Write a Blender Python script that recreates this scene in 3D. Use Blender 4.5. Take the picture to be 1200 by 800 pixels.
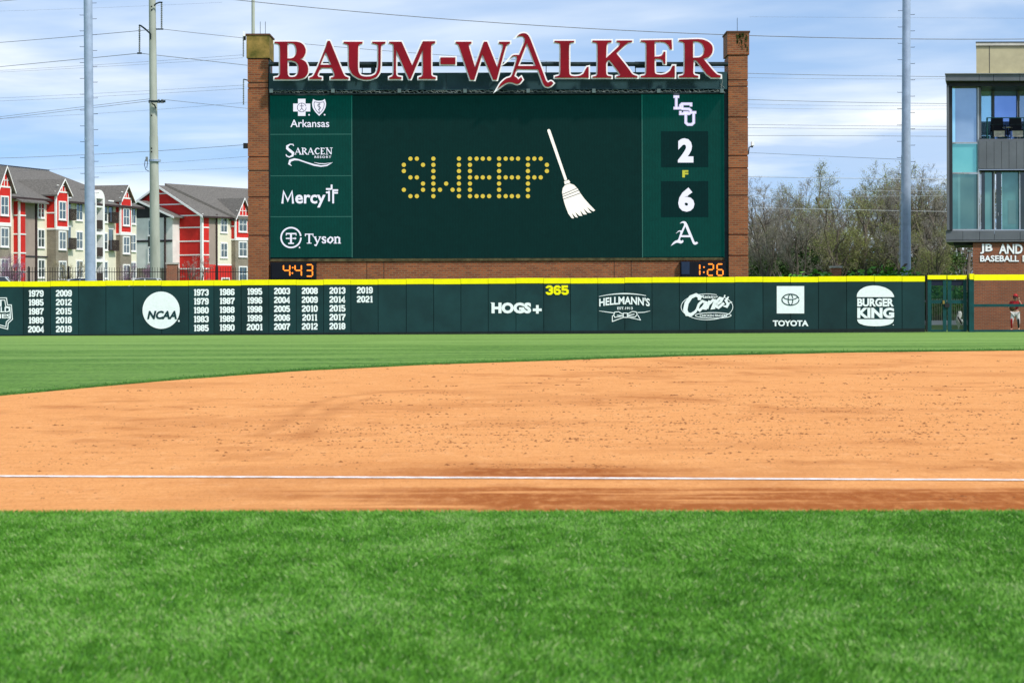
import bpy, bmesh, math, random
import numpy as np
from mathutils import Vector, Matrix
random.seed(7); rng = np.random.default_rng(7)
R = math.radians
S = bpy.context.scene
for o in list(bpy.data.objects): bpy.data.objects.remove(o)
col = S.collection

# ------------------------------------------------------------------ camera
FPX, CAMH, YH, ROLL = 2660.0, 1.7, 345.0, 0.003
cd = bpy.data.cameras.new("camera"); cam = bpy.data.objects.new("camera", cd); col.objects.link(cam)
cam.location = (0, 0, CAMH)
cam.matrix_world = Matrix.Translation((0, 0, CAMH)) @ Matrix.Rotation(R(90), 4, 'X') @ Matrix.Rotation(-ROLL, 4, 'Z')
cd.sensor_width = 36; cd.lens = FPX / 1200 * 36; cd.shift_y = -(400 - YH) / 1200
cd.clip_start = 0.5; cd.clip_end = 4000
cd.dof.use_dof = True; cd.dof.focus_distance = 100; cd.dof.aperture_fstop = 5.0
S.camera = cam
S.render.resolution_x, S.render.resolution_y = 1024, 682

# ------------------------------------------------------------------ sky and sun
SUN_EL, SUN_AZ = R(47), R(134)          # azimuth clockwise from +Y (the view direction): the sun stands to the right
w = bpy.data.worlds.new("World"); S.world = w; w.use_nodes = True
nt = w.node_tree; nt.nodes.clear(); N = nt.nodes.new; L = nt.links.new
out = N('ShaderNodeOutputWorld'); bg = N('ShaderNodeBackground'); L(bg.outputs[0], out.inputs[0])
sky = N('ShaderNodeTexSky'); sky.sky_type = 'NISHITA'; sky.sun_disc = False
sky.sun_elevation = SUN_EL; sky.sun_rotation = SUN_AZ; sky.air_density = 1.2; sky.dust_density = 0.6; sky.ozone_density = 2.0
tc = N('ShaderNodeTexCoord'); sep = N('ShaderNodeSeparateXYZ'); L(tc.outputs['Generated'], sep.inputs[0])
def m(op, a, b=None, c=None):
    n = N('ShaderNodeMath'); n.operation = op
    for i, v in enumerate((a, b, c)):
        if v is None: continue
        if isinstance(v, (int, float)): n.inputs[i].default_value = v
        else: L(v, n.inputs[i])
    return n.outputs[0]
lift = N('ShaderNodeCombineXYZ'); L(sep.outputs[0], lift.inputs[0]); L(sep.outputs[1], lift.inputs[1])
zpos = m('MAXIMUM', sep.outputs[2], 0.0); L(m('ADD', zpos, 0.16), lift.inputs[2])
nrm = N('ShaderNodeVectorMath'); nrm.operation = 'NORMALIZE'; L(lift.outputs[0], nrm.inputs[0]); L(nrm.outputs[0], sky.inputs[0])
# cloud sheets seen edge-on: direction divided by height gives long thin streaks towards the horizon
hz = m('ADD', zpos, 0.075)
cx = m('DIVIDE', sep.outputs[0], hz); cy = m('DIVIDE', sep.outputs[1], hz)
cv = N('ShaderNodeCombineXYZ'); L(cx, cv.inputs[0]); L(m('MULTIPLY', cy, 1.0), cv.inputs[1])
cv.inputs[2].default_value = 3.7
n1 = N('ShaderNodeTexNoise'); n1.inputs['Scale'].default_value = 0.62; n1.inputs['Detail'].default_value = 7; n1.inputs['Roughness'].default_value = 0.5
n1.inputs['Distortion'].default_value = 0.5; L(cv.outputs[0], n1.inputs['Vector'])
cr = N('ShaderNodeValToRGB'); cr.color_ramp.elements[0].position = 0.34; cr.color_ramp.elements[1].position = 0.66
L(n1.outputs[0], cr.inputs[0])
mx = N('ShaderNodeMix'); mx.data_type = 'RGBA'
L(cr.outputs[0], mx.inputs['Factor'])
tint = N('ShaderNodeMix'); tint.data_type = 'RGBA'; tint.blend_type = 'MULTIPLY'; tint.inputs['Factor'].default_value = 1
L(sky.outputs[0], tint.inputs[6]); tint.inputs[7].default_value = (1.24, 1.34, 1.5, 1)
L(tint.outputs[2], mx.inputs[6]); 
n2 = N('ShaderNodeTexNoise'); n2.inputs['Scale'].default_value = 1.3; n2.inputs['Detail'].default_value = 5; L(cv.outputs[0], n2.inputs['Vector'])
cm = N('ShaderNodeMix'); cm.data_type = 'RGBA'; L(m('SMOOTH_MIN', m('MULTIPLY', m('SUBTRACT', n2.outputs[0], .38), 4.5), 1.0, .1), cm.inputs['Factor']); cm.inputs[6].default_value = (4.7, 6.1, 8.3, 1); cm.inputs[7].default_value = (9.3, 9.7, 10.0, 1)
L(cm.outputs[2], mx.inputs[7])
L(mx.outputs[2], bg.inputs[0]); bg.inputs[1].default_value = 0.1
sd = bpy.data.lights.new("sun", 'SUN'); sun = bpy.data.objects.new("sun", sd); col.objects.link(sun)
sd.energy = 3.3; sd.angle = R(5); sd.color = (1, 0.95, 0.88)
sv = Vector((math.sin(SUN_AZ) * math.cos(SUN_EL), math.cos(SUN_AZ) * math.cos(SUN_EL), math.sin(SUN_EL)))
sun.rotation_euler = sv.to_track_quat('Z', 'Y').to_euler(); sun.location = (60, -20, 80)
S.view_settings.view_transform = 'Standard'; S.view_settings.look = 'None'; S.view_settings.gamma = 1
S.view_settings.exposure = 0.25

# ------------------------------------------------------------------ helpers
def P(px, py, D):
    """the point at distance D that a photograph pixel looks at"""
    dx, dy = px - 600, YH - py
    return Vector(((dx + ROLL * dy) / FPX * D, D, CAMH + (dy - ROLL * dx) / FPX * D))
def sm(a, b, x):
    t = np.clip((np.asarray(x, float) - a) / (b - a), 0, 1); return t * t * (3 - 2 * t)
def gz(X, Y):
    return (0.0022 * np.clip(X, -60, 60) - .055) * sm(50, 98, Y) * (1 - sm(118, 132, Y)) - .11 * sm(102.9, 104.5, Y) * (1 - sm(114, 122, Y)) + np.interp(Y, [104, 122, 135, 170, 205, 400], [0, .03, 1.3, 2.0, 2.7, 2.7])
def G(px, py):
    """ground point under a photograph pixel, on the level part of the field"""
    D = CAMH * FPX / ((py - YH) + ROLL * (px - 600)); return ((px - 600) / FPX * D, D)

MATS = {}
def mat(name, c, rough=0.7, var=0.12, scale=3.0, bump=0.0, metal=0.0, spec=0.18, emit=None, es=1.0, c2=None, stretch=(1, 1, 1), detail=5, bscale=None):
    if name in MATS: return MATS[name]
    M = bpy.data.materials.new(name); M.use_nodes = True; t = M.node_tree; b = t.nodes['Principled BSDF']
    b.inputs['Roughness'].default_value = rough; b.inputs['Metallic'].default_value = metal; b.inputs['Specular IOR Level'].default_value = spec
    c2 = c2 or tuple(max(0, v * (1 - var * 2.2)) for v in c); hi = tuple(min(1, v * (1 + var)) for v in c) if c2 is not None else c
    tcn = t.nodes.new('ShaderNodeTexCoord'); mp = t.nodes.new('ShaderNodeMapping'); mp.inputs['Scale'].default_value = stretch
    t.links.new(tcn.outputs['Object'], mp.inputs[0])
    n = t.nodes.new('ShaderNodeTexNoise'); n.inputs['Scale'].default_value = scale; n.inputs['Detail'].default_value = detail; n.inputs['Roughness'].default_value = 0.62
    t.links.new(mp.outputs[0], n.inputs['Vector'])
    r = t.nodes.new('ShaderNodeValToRGB'); r.color_ramp.elements[0].position = 0.3; r.color_ramp.elements[1].position = 0.7
    r.color_ramp.elements[0].color = (*c2, 1); r.color_ramp.elements[1].color = (*hi, 1)
    t.links.new(n.outputs[0], r.inputs[0]); t.links.new(r.outputs[0], b.inputs['Base Color'])
    if bump:
        bn = t.nodes.new('ShaderNodeBump'); bn.inputs['Strength'].default_value = bump; bn.inputs['Distance'].default_value = 0.02
        n2 = t.nodes.new('ShaderNodeTexNoise'); n2.inputs['Scale'].default_value = bscale or scale * 6; n2.inputs['Detail'].default_value = 4
        t.links.new(mp.outputs[0], n2.inputs['Vector']); t.links.new(n2.outputs[0], bn.inputs['Height']); t.links.new(bn.outputs[0], b.inputs['Normal'])
    if emit: b.inputs['Emission Color'].default_value = (*emit, 1); b.inputs['Emission Strength'].default_value = es
    MATS[name] = M; return M
def brick_mat(name, c1, c2, mortar, bw=0.22, bh=0.075, ms=0.012, big=None):
    M = bpy.data.materials.new(name); M.use_nodes = True; t = M.node_tree; b = t.nodes['Principled BSDF']; b.inputs['Roughness'].default_value = 0.85
    tcn = t.nodes.new('ShaderNodeTexCoord'); sp = t.nodes.new('ShaderNodeSeparateXYZ'); t.links.new(tcn.outputs['Object'], sp.inputs[0])
    ad = t.nodes.new('ShaderNodeMath'); t.links.new(sp.outputs[0], ad.inputs[0]); t.links.new(sp.outputs[1], ad.inputs[1])
    cb = t.nodes.new('ShaderNodeCombineXYZ'); t.links.new(ad.outputs[0], cb.inputs[0]); t.links.new(sp.outputs[2], cb.inputs[1])
    br = t.nodes.new('ShaderNodeTexBrick'); br.inputs['Scale'].default_value = 1; br.inputs['Brick Width'].default_value = bw; br.inputs['Row Height'].default_value = bh
    br.inputs['Mortar Size'].default_value = ms; br.inputs['Mortar Smooth'].default_value = 0.2
    br.inputs['Color1'].default_value = (*c1, 1); br.inputs['Color2'].default_value = (*c2, 1); br.inputs['Mortar'].default_value = (*mortar, 1)
    t.links.new(cb.outputs[0], br.inputs['Vector'])
    nz = t.nodes.new('ShaderNodeTexNoise'); nz.inputs['Scale'].default_value = 0.8; nz.inputs['Detail'].default_value = 6; t.links.new(tcn.outputs['Object'], nz.inputs['Vector'])
    rr = t.nodes.new('ShaderNodeMapRange'); rr.inputs[3].default_value = 0.6; rr.inputs[4].default_value = 1.35; t.links.new(nz.outputs[0], rr.inputs[0])
    ml = t.nodes.new('ShaderNodeMix'); ml.data_type = 'RGBA'; ml.blend_type = 'MULTIPLY'; ml.inputs['Factor'].default_value = 1
    t.links.new(br.outputs[0], ml.inputs[6]); t.links.new(rr.outputs[0], ml.inputs[7]); t.links.new(ml.outputs[2], b.inputs['Base Color'])
    bn = t.nodes.new('ShaderNodeBump'); bn.inputs['Strength'].default_value = 0.6; bn.inputs['Distance'].default_value = 0.01; bn.invert = True
    t.links.new(br.outputs['Fac'], bn.inputs['Height']); t.links.new(bn.outputs[0], b.inputs['Normal'])
    MATS[name] = M; return M

def empty(name, loc=(0, 0, 0), rotz=0.0, label=None, cat=None, group=None):
    o = bpy.data.objects.new(name, None); col.objects.link(o); o.location = loc; o.rotation_euler = (0, 0, rotz); o.empty_display_size = .2
    tag(o, label, cat, group); return o
def tag(o, label=None, cat=None, group=None, kind=None):
    for k, v in (('label', label), ('category', cat), ('group', group), ('kind', kind)):
        if v: o[k] = v
    return o
def root_of(p):
    while p.parent: p = p.parent
    return p
class MB:
    def __init__(s): s.v = []; s.f = []
    def add(s, vs, fs):
        b = len(s.v); s.v += [tuple(v) for v in vs]; s.f += [tuple(b + i for i in f) for f in fs]; return s
    def box(s, a, b):
        x0, x1 = sorted((a[0], b[0])); y0, y1 = sorted((a[1], b[1])); z0, z1 = sorted((a[2], b[2]))
        return s.add([(x0, y0, z0), (x1, y0, z0), (x1, y1, z0), (x0, y1, z0), (x0, y0, z1), (x1, y0, z1), (x1, y1, z1), (x0, y1, z1)],
                     [(0, 3, 2, 1), (4, 5, 6, 7), (0, 1, 5, 4), (1, 2, 6, 5), (2, 3, 7, 6), (3, 0, 4, 7)])
    def cbox(s, c, d): return s.box((c[0] - d[0] / 2, c[1] - d[1] / 2, c[2] - d[2] / 2), (c[0] + d[0] / 2, c[1] + d[1] / 2, c[2] + d[2] / 2))
    def tube(s, pts, rs, n=6, cap=True):
        pts = [Vector(p) for p in pts]
        if not hasattr(rs, '__len__'): rs = [rs] * len(pts)
        base = len(s.v); prev = None
        for i, p in enumerate(pts):
            d = (pts[min(i + 1, len(pts) - 1)] - pts[max(i - 1, 0)]).normalized()
            ref = prev if prev is not None else (Vector((1, 0, 0)) if abs(d.x) < 0.8 else Vector((0, 1, 0)))
            a = (ref - d * ref.dot(d)).normalized(); prev = a; b = d.cross(a)
            for k in range(n):
                t = 2 * math.pi * k / n; s.v.append(tuple(p + (a * math.cos(t) + b * math.sin(t)) * rs[i]))
        for i in range(len(pts) - 1):
            for k in range(n):
                k2 = (k + 1) % n; s.f.append((base + i * n + k, base + i * n + k2, base + (i + 1) * n + k2, base + (i + 1) * n + k))
        if cap: s.f.append(tuple(base + k for k in range(n))[::-1]); s.f.append(tuple(base + (len(pts) - 1) * n + k for k in range(n)))
        return s
    def prism(s, poly, off):
        """poly: 3-D points of a flat face; extruded by the vector off"""
        n = len(poly); o = Vector(off)
        return s.add([Vector(p) for p in poly] + [Vector(p) + o for p in poly],
                     [tuple(range(n))[::-1], tuple(range(n, 2 * n))] + [(i, (i + 1) % n, n + (i + 1) % n, n + i) for i in range(n)])
    def mesh(s, name):
        me = bpy.data.meshes.new(name); me.from_pydata(s.v, [], s.f); me.update()
        bm = bmesh.new(); bm.from_mesh(me); bmesh.ops.recalc_face_normals(bm, faces=bm.faces); bm.to_mesh(me); bm.free()
        return me
    def build(s, name, material, parent=None, world=False, smooth=False):
        if world and parent is not None:
            r = root_of(parent); c, sn = math.cos(-r.rotation_euler.z), math.sin(-r.rotation_euler.z)
            lx, ly, lz = r.location; s.v = [(c * (x - lx) - sn * (y - ly), sn * (x - lx) + c * (y - ly), z - lz) for x, y, z in s.v]
        return part(name, s.mesh(name), material, parent, smooth=smooth)
def part(name, me, material, parent=None, loc=(0, 0, 0), rotz=0.0, smooth=False):
    if material is not None and not me.materials: me.materials.append(material)
    if smooth: me.shade_smooth()
    o = bpy.data.objects.new(name, me); col.objects.link(o); o.parent = parent; o.location = loc; o.rotation_euler = (0, 0, rotz); return o
def numpy_mesh(name, V, F, material, attrs=None):
    me = bpy.data.meshes.new(name); V = np.asarray(V, np.float32); F = np.asarray(F, np.int32); k = F.shape[1]
    me.vertices.add(len(V)); me.vertices.foreach_set('co', V.ravel()); me.loops.add(F.size); me.loops.foreach_set('vertex_index', F.ravel())
    me.polygons.add(len(F)); me.polygons.foreach_set('loop_start', np.arange(0, F.size, k, dtype=np.int32)); me.polygons.foreach_set('loop_total', np.full(len(F), k, np.int32))
    me.update(); me.validate()
    for nme, val in (attrs or {}).items():
        a = me.attributes.new(nme, 'FLOAT', 'POINT'); a.data.foreach_set('value', np.asarray(val, np.float32))
    if material: me.materials.append(material)
    return me
def gridmesh(name, xs, ys, zf, material, attrs=None):
    X, Y = np.meshgrid(xs, ys); Z = zf(X, Y); V = np.stack([X, Y, Z], -1).reshape(-1, 3); nx = len(xs); ny = len(ys)
    i = np.arange(nx - 1)[None, :] + nx * np.arange(ny - 1)[:, None]; F = np.stack([i, i + 1, i + 1 + nx, i + nx], -1).reshape(-1, 4)
    return numpy_mesh(name, V, F, material, {k: f(X, Y).ravel() for k, f in (attrs or {}).items()})
def vnoise(X, Y, seed=0):
    """smooth value noise in numpy"""
    X = np.asarray(X, float); Y = np.asarray(Y, float); xi = np.floor(X).astype(np.int64); yi = np.floor(Y).astype(np.int64); fx = X - xi; fy = Y - yi
    fx = fx * fx * (3 - 2 * fx); fy = fy * fy * (3 - 2 * fy)
    def h(a, b):
        v = np.sin(a * 127.1 + b * 311.7 + seed * 74.7) * 43758.5453; return v - np.floor(v)
    return (h(xi, yi) * (1 - fx) + h(xi + 1, yi) * fx) * (1 - fy) + (h(xi, yi + 1) * (1 - fx) + h(xi + 1, yi + 1) * fx) * fy
def fbm(X, Y, seed=0, o=4): return sum(vnoise(X * 2 ** i, Y * 2 ** i, seed + i) * .5 ** i for i in range(o)) / sum(.5 ** i for i in range(o))

# ---- flat lettering: everything is drawn in photograph pixels, then laid on the surface it belongs to
def curve_geo(curve):
    o = bpy.data.objects.new('tmp', curve); col.objects.link(o); bpy.context.view_layer.update()
    me = bpy.data.meshes.new_from_object(o.evaluated_get(bpy.context.evaluated_depsgraph_get()))
    v = [tuple(x.co) for x in me.vertices]; f = [tuple(p.vertices) for p in me.polygons]
    bpy.data.objects.remove(o); bpy.data.meshes.remove(me); bpy.data.curves.remove(curve); return v, f
def text_geo(s, x0, x1, ytop, ybot, offset=0.0, shear=0.0, spacing=1.0):
    c = bpy.data.curves.new('t', 'FONT'); c.body = s; c.size = 1; c.offset = offset; c.shear = shear; c.resolution_u = 3; c.space_character = spacing
    v, f = curve_geo(c); a = np.array(v); mn = a.min(0); mxx = a.max(0)
    a[:, 0] = x0 + (a[:, 0] - mn[0]) / (mxx[0] - mn[0]) * (x1 - x0); a[:, 1] = ybot - (a[:, 1] - mn[1]) / (mxx[1] - mn[1]) * (ybot - ytop); a[:, 2] = 0
    return [tuple(p) for p in a], f
def poly_geo(polys, offset=0.0, extrude=0.0):
    c = bpy.data.curves.new('p', 'CURVE'); c.dimensions = '2D'; c.fill_mode = 'BOTH'; c.offset = offset; c.extrude = extrude
    for pl in polys:
        sp = c.splines.new('POLY'); sp.points.add(len(pl) - 1); sp.use_cyclic_u = True
        for i, (x, y) in enumerate(pl): sp.points[i].co = (x, y, 0, 1)
    return curve_geo(c)
def stroke_geo(strokes, width, closed=False, lift0=0.0):
    """mitred ribbons; each stroke is a list of (x, y) or (x, y, w)"""
    V = []; F = []
    for si, st in enumerate(strokes):
        cl = len(st) > 3 and st[0][:2] == st[-1][:2]; pts = [Vector(p[:2]) for p in st]; ws = [(p[2] if len(p) > 2 else width) for p in st]
        if cl: pts = pts[:-1]; ws = ws[:-1]
        n = len(pts); b = len(V)
        for i in range(n):
            a = pts[i - 1] if (cl or i > 0) else None; c = pts[(i + 1) % n] if (cl or i < n - 1) else None
            d1 = (pts[i] - a).normalized() if a is not None else None; d2 = (c - pts[i]).normalized() if c is not None else None
            if d1 is None: d1 = d2
            if d2 is None: d2 = d1
            n1 = Vector((-d1.y, d1.x)); n2 = Vector((-d2.y, d2.x)); mm = n1 + n2
            mm = mm.normalized() if mm.length > 1e-4 else n1; k = min(1 / max(mm.dot(n1), 0.35), 1.8) * ws[i] / 2
            for sg in (1, -1): q = pts[i] + mm * k * sg; V.append((q.x, q.y, si * 0.0006 + lift0))
        for i in range(n if cl else n - 1):
            j = (i + 1) % n; F.append((b + 2 * i, b + 2 * i + 1, b + 2 * j + 1, b + 2 * j))
    return V, F
def circle_pts(cx, cy, r, n=24, ry=None, a0=0, a1=360):
    ry = ry or r; k = n if a1 - a0 == 360 else n - 1
    return [(cx + r * math.cos(R(a0 + (a1 - a0) * i / k)), cy + ry * math.sin(R(a0 + (a1 - a0) * i / k))) for i in range(n)]
def merge(*geos):
    V = []; F = []
    for k, (v, f) in enumerate(geos):
        b = len(V); V += [(p[0], p[1], p[2] + k * 0.0001) for p in v]; F += [tuple(b + i for i in q) for q in f]
    return V, F
def smooth_poly(pts, it=1, keep=0.0):
    """corner cutting on a closed outline where the turn is gentle, so traced curves come out round"""
    for _ in range(it):
        o = []; n = len(pts)
        for i in range(n):
            a, b, c = Vector(pts[i - 1]), Vector(pts[i]), Vector(pts[(i + 1) % n]); d1 = (b - a); d2 = (c - b)
            if d1.length > 0 and d2.length > 0 and d1.normalized().dot(d2.normalized()) > 0.45:
                o.append(tuple(b - d1 * 0.2)); o.append(tuple(b + d2 * 0.2))
            else: o.append(tuple(b))
        pts = o
    return pts
def lay(name, geo, surf, lift, material, parent):
    """lay a drawing on a surface: surf(px) is the distance of the surface there, z of the drawing comes towards the camera"""
    V, F = geo; mb = MB(); mb.v = [tuple(P(x, y, surf(x) - lift - z)) for x, y, z in V]; mb.f = F
    return mb.build(name, material, parent, world=True)

# ------------------------------------------------------------------ field
def ground_material(name, nodes):
    M = bpy.data.materials.new(name); M.use_nodes = True; nodes(M.node_tree, M.node_tree.nodes['Principled BSDF']); MATS[name] = M; return M
def NT(t, kind, **kw):
    n = t.nodes.new(kind)
    for k, v in kw.items():
        if k.startswith('in_'):
            key = k[3:].replace('_', ' '); n.inputs[int(key) if key.isdigit() else key].default_value = v
        else: setattr(n, k, v)
    return n
def coords(t, scale):
    a = NT(t, 'ShaderNodeTexCoord'); b = NT(t, 'ShaderNodeMapping', in_Scale=scale); t.links.new(a.outputs['Object'], b.inputs[0]); return b.outputs[0]
def noise(t, scale, s=1.0, det=5, rough=.6, dist=0.0):
    n = NT(t, 'ShaderNodeTexNoise', in_Scale=s, in_Detail=det, in_Roughness=rough, in_Distortion=dist); t.links.new(coords(t, scale), n.inputs['Vector']); return n.outputs[0]
def ramp(t, src, stops):
    r = NT(t, 'ShaderNodeValToRGB'); e = r.color_ramp.elements
    while len(e) < len(stops): e.new(0.5)
    for i, (p, c) in enumerate(stops): e[i].position = p; e[i].color = (*c, 1) if len(c) == 3 else c
    t.links.new(src, r.inputs[0]); return r.outputs[0]
def mix(t, fac, a, b, mode='MIX'):
    x = NT(t, 'ShaderNodeMix', data_type='RGBA', blend_type=mode)
    for i, v in ((0, fac), (6, a), (7, b)):
        if isinstance(v, (int, float)): x.inputs[i].default_value = v
        elif isinstance(v, tuple): x.inputs[i].default_value = (*v, 1)
        else: t.links.new(v, x.inputs[i])
    return x.outputs[2]

def turf(dark, mid, light):
    def f(t, b):
        big = noise(t, (0.35, 0.12, 1), 1, 4); fine = noise(t, (4.5, 1.1, 1), 1, 7, .72); spk = noise(t, (16, 3.2, 1), 1, 4, .7)
        c = ramp(t, fine, [(.36, dark), (.5, mid), (.64, light)])
        c = mix(t, ramp(t, big, [(.35, (0, 0, 0)), (.65, (.55,) * 3)]), c, light)
        c = mix(t, ramp(t, spk, [(.42, (0, 0, 0)), (.66, (.85,) * 3)]), c, dark)
        # mowing stripes: blades bent towards or away from the viewer
        at = NT(t, 'ShaderNodeAttribute', attribute_name='stripe')
        c = mix(t, at.outputs['Fac'], c, tuple(min(1, v * k) for v, k in zip(light, (1.75, 1.4, 2.4))))
        t.links.new(c, b.inputs['Base Color']); b.inputs['Roughness'].default_value = .85; b.inputs['Specular IOR Level'].default_value = .15
        bp = NT(t, 'ShaderNodeBump', in_Strength=.5, in_Distance=.03); t.links.new(fine, bp.inputs['Height']); t.links.new(bp.outputs[0], b.inputs['Normal'])
    return f
turf_mat = ground_material('outfield turf', turf((.038, .105, .012), (.085, .20, .022), (.14, .275, .04)))
near_mat = ground_material('foul turf', turf((.02, .085, .01), (.035, .14, .015), (.06, .19, .025)))

# the terrain, out to the horizon
xs = np.unique(np.concatenate([np.linspace(-1500, -100, 15), np.linspace(-100, 100, 81), np.linspace(100, 1500, 15)]))
ys = np.unique(np.concatenate([np.linspace(-300, 0, 7), np.linspace(0, 300, 151), np.linspace(300, 2500, 20)]))
def tf(t, b):
    c = ramp(t, noise(t, (.08, .08, .08), 1, 8, .7), [(.3, (.06, .13, .02)), (.55, (.10, .20, .03)), (.75, (.15, .19, .06))]); t.links.new(c, b.inputs['Base Color']); b.inputs['Roughness'].default_value = .95
terrain_mat = ground_material('rough ground', tf)
g = part('ground', gridmesh('ground', xs, ys, lambda X, Y: gz(X, Y) - np.where(Y < 103, .06, 0.0), terrain_mat), None); tag(g, kind='structure')

def stripe(X, Y):
    s = .5 + .5 * np.sin((Y + X * .22) * .62 + 1.5 * fbm(X * .05, Y * .05, 3)); s = (s * .10 + .35 * sm(.45, .65, fbm(X * .12, Y * .9, 77, 4))) * sm(28, 60, Y)
    s2 = sm(66, 99, Y + X * .10) * .55 * (.6 + .4 * fbm(X * .06, Y * .3, 9))
    return np.clip(s + s2, 0, .6)
o = part('outfield_grass', gridmesh('outfield_grass', np.linspace(-60, 60, 121), np.linspace(15, 102.8, 160), gz, turf_mat, {'stripe': stripe}), None); tag(o, kind='structure')
yg = lambda X: 17.56 - .025 * np.asarray(X, float) + .05 * (fbm(np.asarray(X, float) * 2.2, np.zeros_like(np.asarray(X, float)), 5) - .5)
o = part('foul_grass', gridmesh('foul_grass', np.linspace(-30, 30, 601), np.linspace(0, 1, 60), lambda X, Y: gz(X, Y), near_mat), None)
co = np.empty(len(o.data.vertices) * 3, np.float32); o.data.vertices.foreach_get('co', co); co = co.reshape(-1, 3)
co[:, 2] = .012 + .014 * fbm(co[:, 0] * 2, co[:, 1] * 20, 2); co[:, 1] = -20 + co[:, 1] * (yg(co[:, 0]) + 20); o.data.vertices.foreach_set('co', co.ravel()); tag(o, kind='structure')

# infield dirt
AX = [-40, -30, -22, -16, -12, -8.8, -7.7, -6.9, -4.85, -2.05, 0, 4.65, 9.8, 15, 22, 30, 40]
AY = [22.8, 22.8, 22.9, 26, 31, 38.1, 42.1, 45.0, 50.4, 54.9, 57.0, 61.9, 65.3, 66.9, 66, 62, 55]
arc = lambda X: np.interp(X, AX, AY) + .22 * (fbm(np.asarray(X) * 3.1, np.zeros_like(X), 8) - .5)
fy = lambda X: 20.86 - .078 * (np.asarray(X, float) - 0) - .010 * np.maximum(np.asarray(X, float), 0) ** 1.0
tracks = [[G(*p) for p in tr] for tr in ([(300, 512), (327, 500), (350, 484), (370, 473), (395, 466), (440, 461), (500, 457)], [(352, 512), (368, 498), (384, 484), (402, 475), (440, 467)])]
def polydist(X, Y, pl):
    d = np.full(X.shape, 1e9)
    for (x0, y0), (x1, y1) in zip(pl[:-1], pl[1:]):
        dx, dy = x1 - x0, y1 - y0; t = np.clip(((X - x0) * dx + (Y - y0) * dy) / (dx * dx + dy * dy), 0, 1)
        d = np.minimum(d, np.hypot((X - x0 - t * dx), (Y - y0 - t * dy)))
    return d
def damp(X, Y):
    st = fbm(X * .55, Y * 3.2, 11, 5); st2 = fbm(X * 1.8, Y * 6, 21, 4); f = fy(X)
    a = sm(.70, 1.15, f - Y + .5 * (fbm(X * 1.3, Y * 2, 14) - .5)) * sm(.0, .35, Y - yg(X)) * sm(-3.0, .2, X + 1.5 * (fbm(Y * 1.5, X * .3, 4) - .5)) * sm(.30, .58, st + .12 * sm(0, 2.6, X))
    b = sm(.0, .25, Y - f) * (1 - sm(.7, 2.2, Y - f)) * sm(.36, .58, st2 * .5 + st * .5) * .8 * np.exp(-((X - .25) / 1.25) ** 2) 
    c = sm(.52, .75, fbm(X * .45, Y * .55, 31, 5)) * .28 + .32 * sm(.55, .72, fbm(X * 1.6, Y * 1.1, 33, 4)) * sm(.45, .6, fbm(X * .3, Y * .25, 35, 2))
    e = .35 * sm(.5, .7, fbm(X * 2, Y * 2, 41, 3)) * (1 - sm(.0, .35, Y - yg(X)))
    return np.clip(a + b + c + e, 0, 1)
def trk(X, Y):
    d = np.minimum(polydist(X, Y, tracks[0]), polydist(X, Y, tracks[1])); d = np.abs(d + .16 * (fbm(X * 3, Y * 1.5, 61) - .5)); return np.exp(-(d / .13) ** 2) * (.35 + .65 * fbm(X, Y, 51))
def dirt_nodes(t, b):
    grain = noise(t, (30, 14, 1), 1, 8, .75); rake = noise(t, (1.2, 7, 1), 1, 6, .65, .4); big = noise(t, (.35, .25, 1), 1, 4)
    pale, base, deep, wet = (.77, .362, .128), (.67, .288, .092), (.49, .180, .050), (.33, .095, .018)
    c = ramp(t, rake, [(.22, deep), (.42, base), (.7, pale)])
    c = mix(t, ramp(t, big, [(.35, (0,) * 3), (.7, (.55,) * 3)]), c, pale)
    c = mix(t, ramp(t, grain, [(.36, (.75,) * 3), (.5, (.0,) * 3)]), c, deep)
    c = mix(t, ramp(t, noise(t, (11, 2.6, 1), 1, 7, .75), [(.54, (0,) * 3), (.70, (.6,) * 3)]), c, deep); c = mix(t, ramp(t, noise(t, (5, 1.5, 1), 1, 6, .7), [(.3, (.5,) * 3), (.46, (0,) * 3)]), c, (.82, .43, .19))
    a = NT(t, 'ShaderNodeAttribute', attribute_name='damp'); mm = NT(t, 'ShaderNodeMath', operation='MULTIPLY', in_1=1.0); wn = NT(t, 'ShaderNodeMath', operation='MULTIPLY'); t.links.new(a.outputs['Fac'], wn.inputs[0]); t.links.new(ramp(t, noise(t, (7, 2.4, 1), 1, 8, .8), [(.34, (.45,) * 3), (.52, (1,) * 3)]), wn.inputs[1]); t.links.new(wn.outputs[0], mm.inputs[0]); c = mix(t, mm.outputs[0], c, wet)
    a2 = NT(t, 'ShaderNodeAttribute', attribute_name='track'); m2 = NT(t, 'ShaderNodeMath', operation='MULTIPLY', in_1=.6); t.links.new(a2.outputs['Fac'], m2.inputs[0]); c = mix(t, m2.outputs[0], c, (.40, .15, .045))
    t.links.new(c, b.inputs['Base Color']); b.inputs['Roughness'].default_value = .93; b.inputs['Specular IOR Level'].default_value = .1
    ad = NT(t, 'ShaderNodeMath', operation='ADD'); t.links.new(grain, ad.inputs[0]); t.links.new(rake, ad.inputs[1])
    bp = NT(t, 'ShaderNodeBump', in_Strength=.55, in_Distance=.03); t.links.new(ad.outputs[0], bp.inputs['Height']); t.links.new(bp.outputs[0], b.inputs['Normal'])
dirt_mat = ground_material('infield clay', dirt_nodes)
xs = np.unique(np.concatenate([np.linspace(-40, -14, 60), np.linspace(-14, 22, 480), np.linspace(22, 40, 40)])); ts = np.linspace(0, 1, 420) ** 1.5
X, T = np.meshgrid(xs, ts); Y = (yg(X) - .3) * (1 - T) + arc(X) * T
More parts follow.
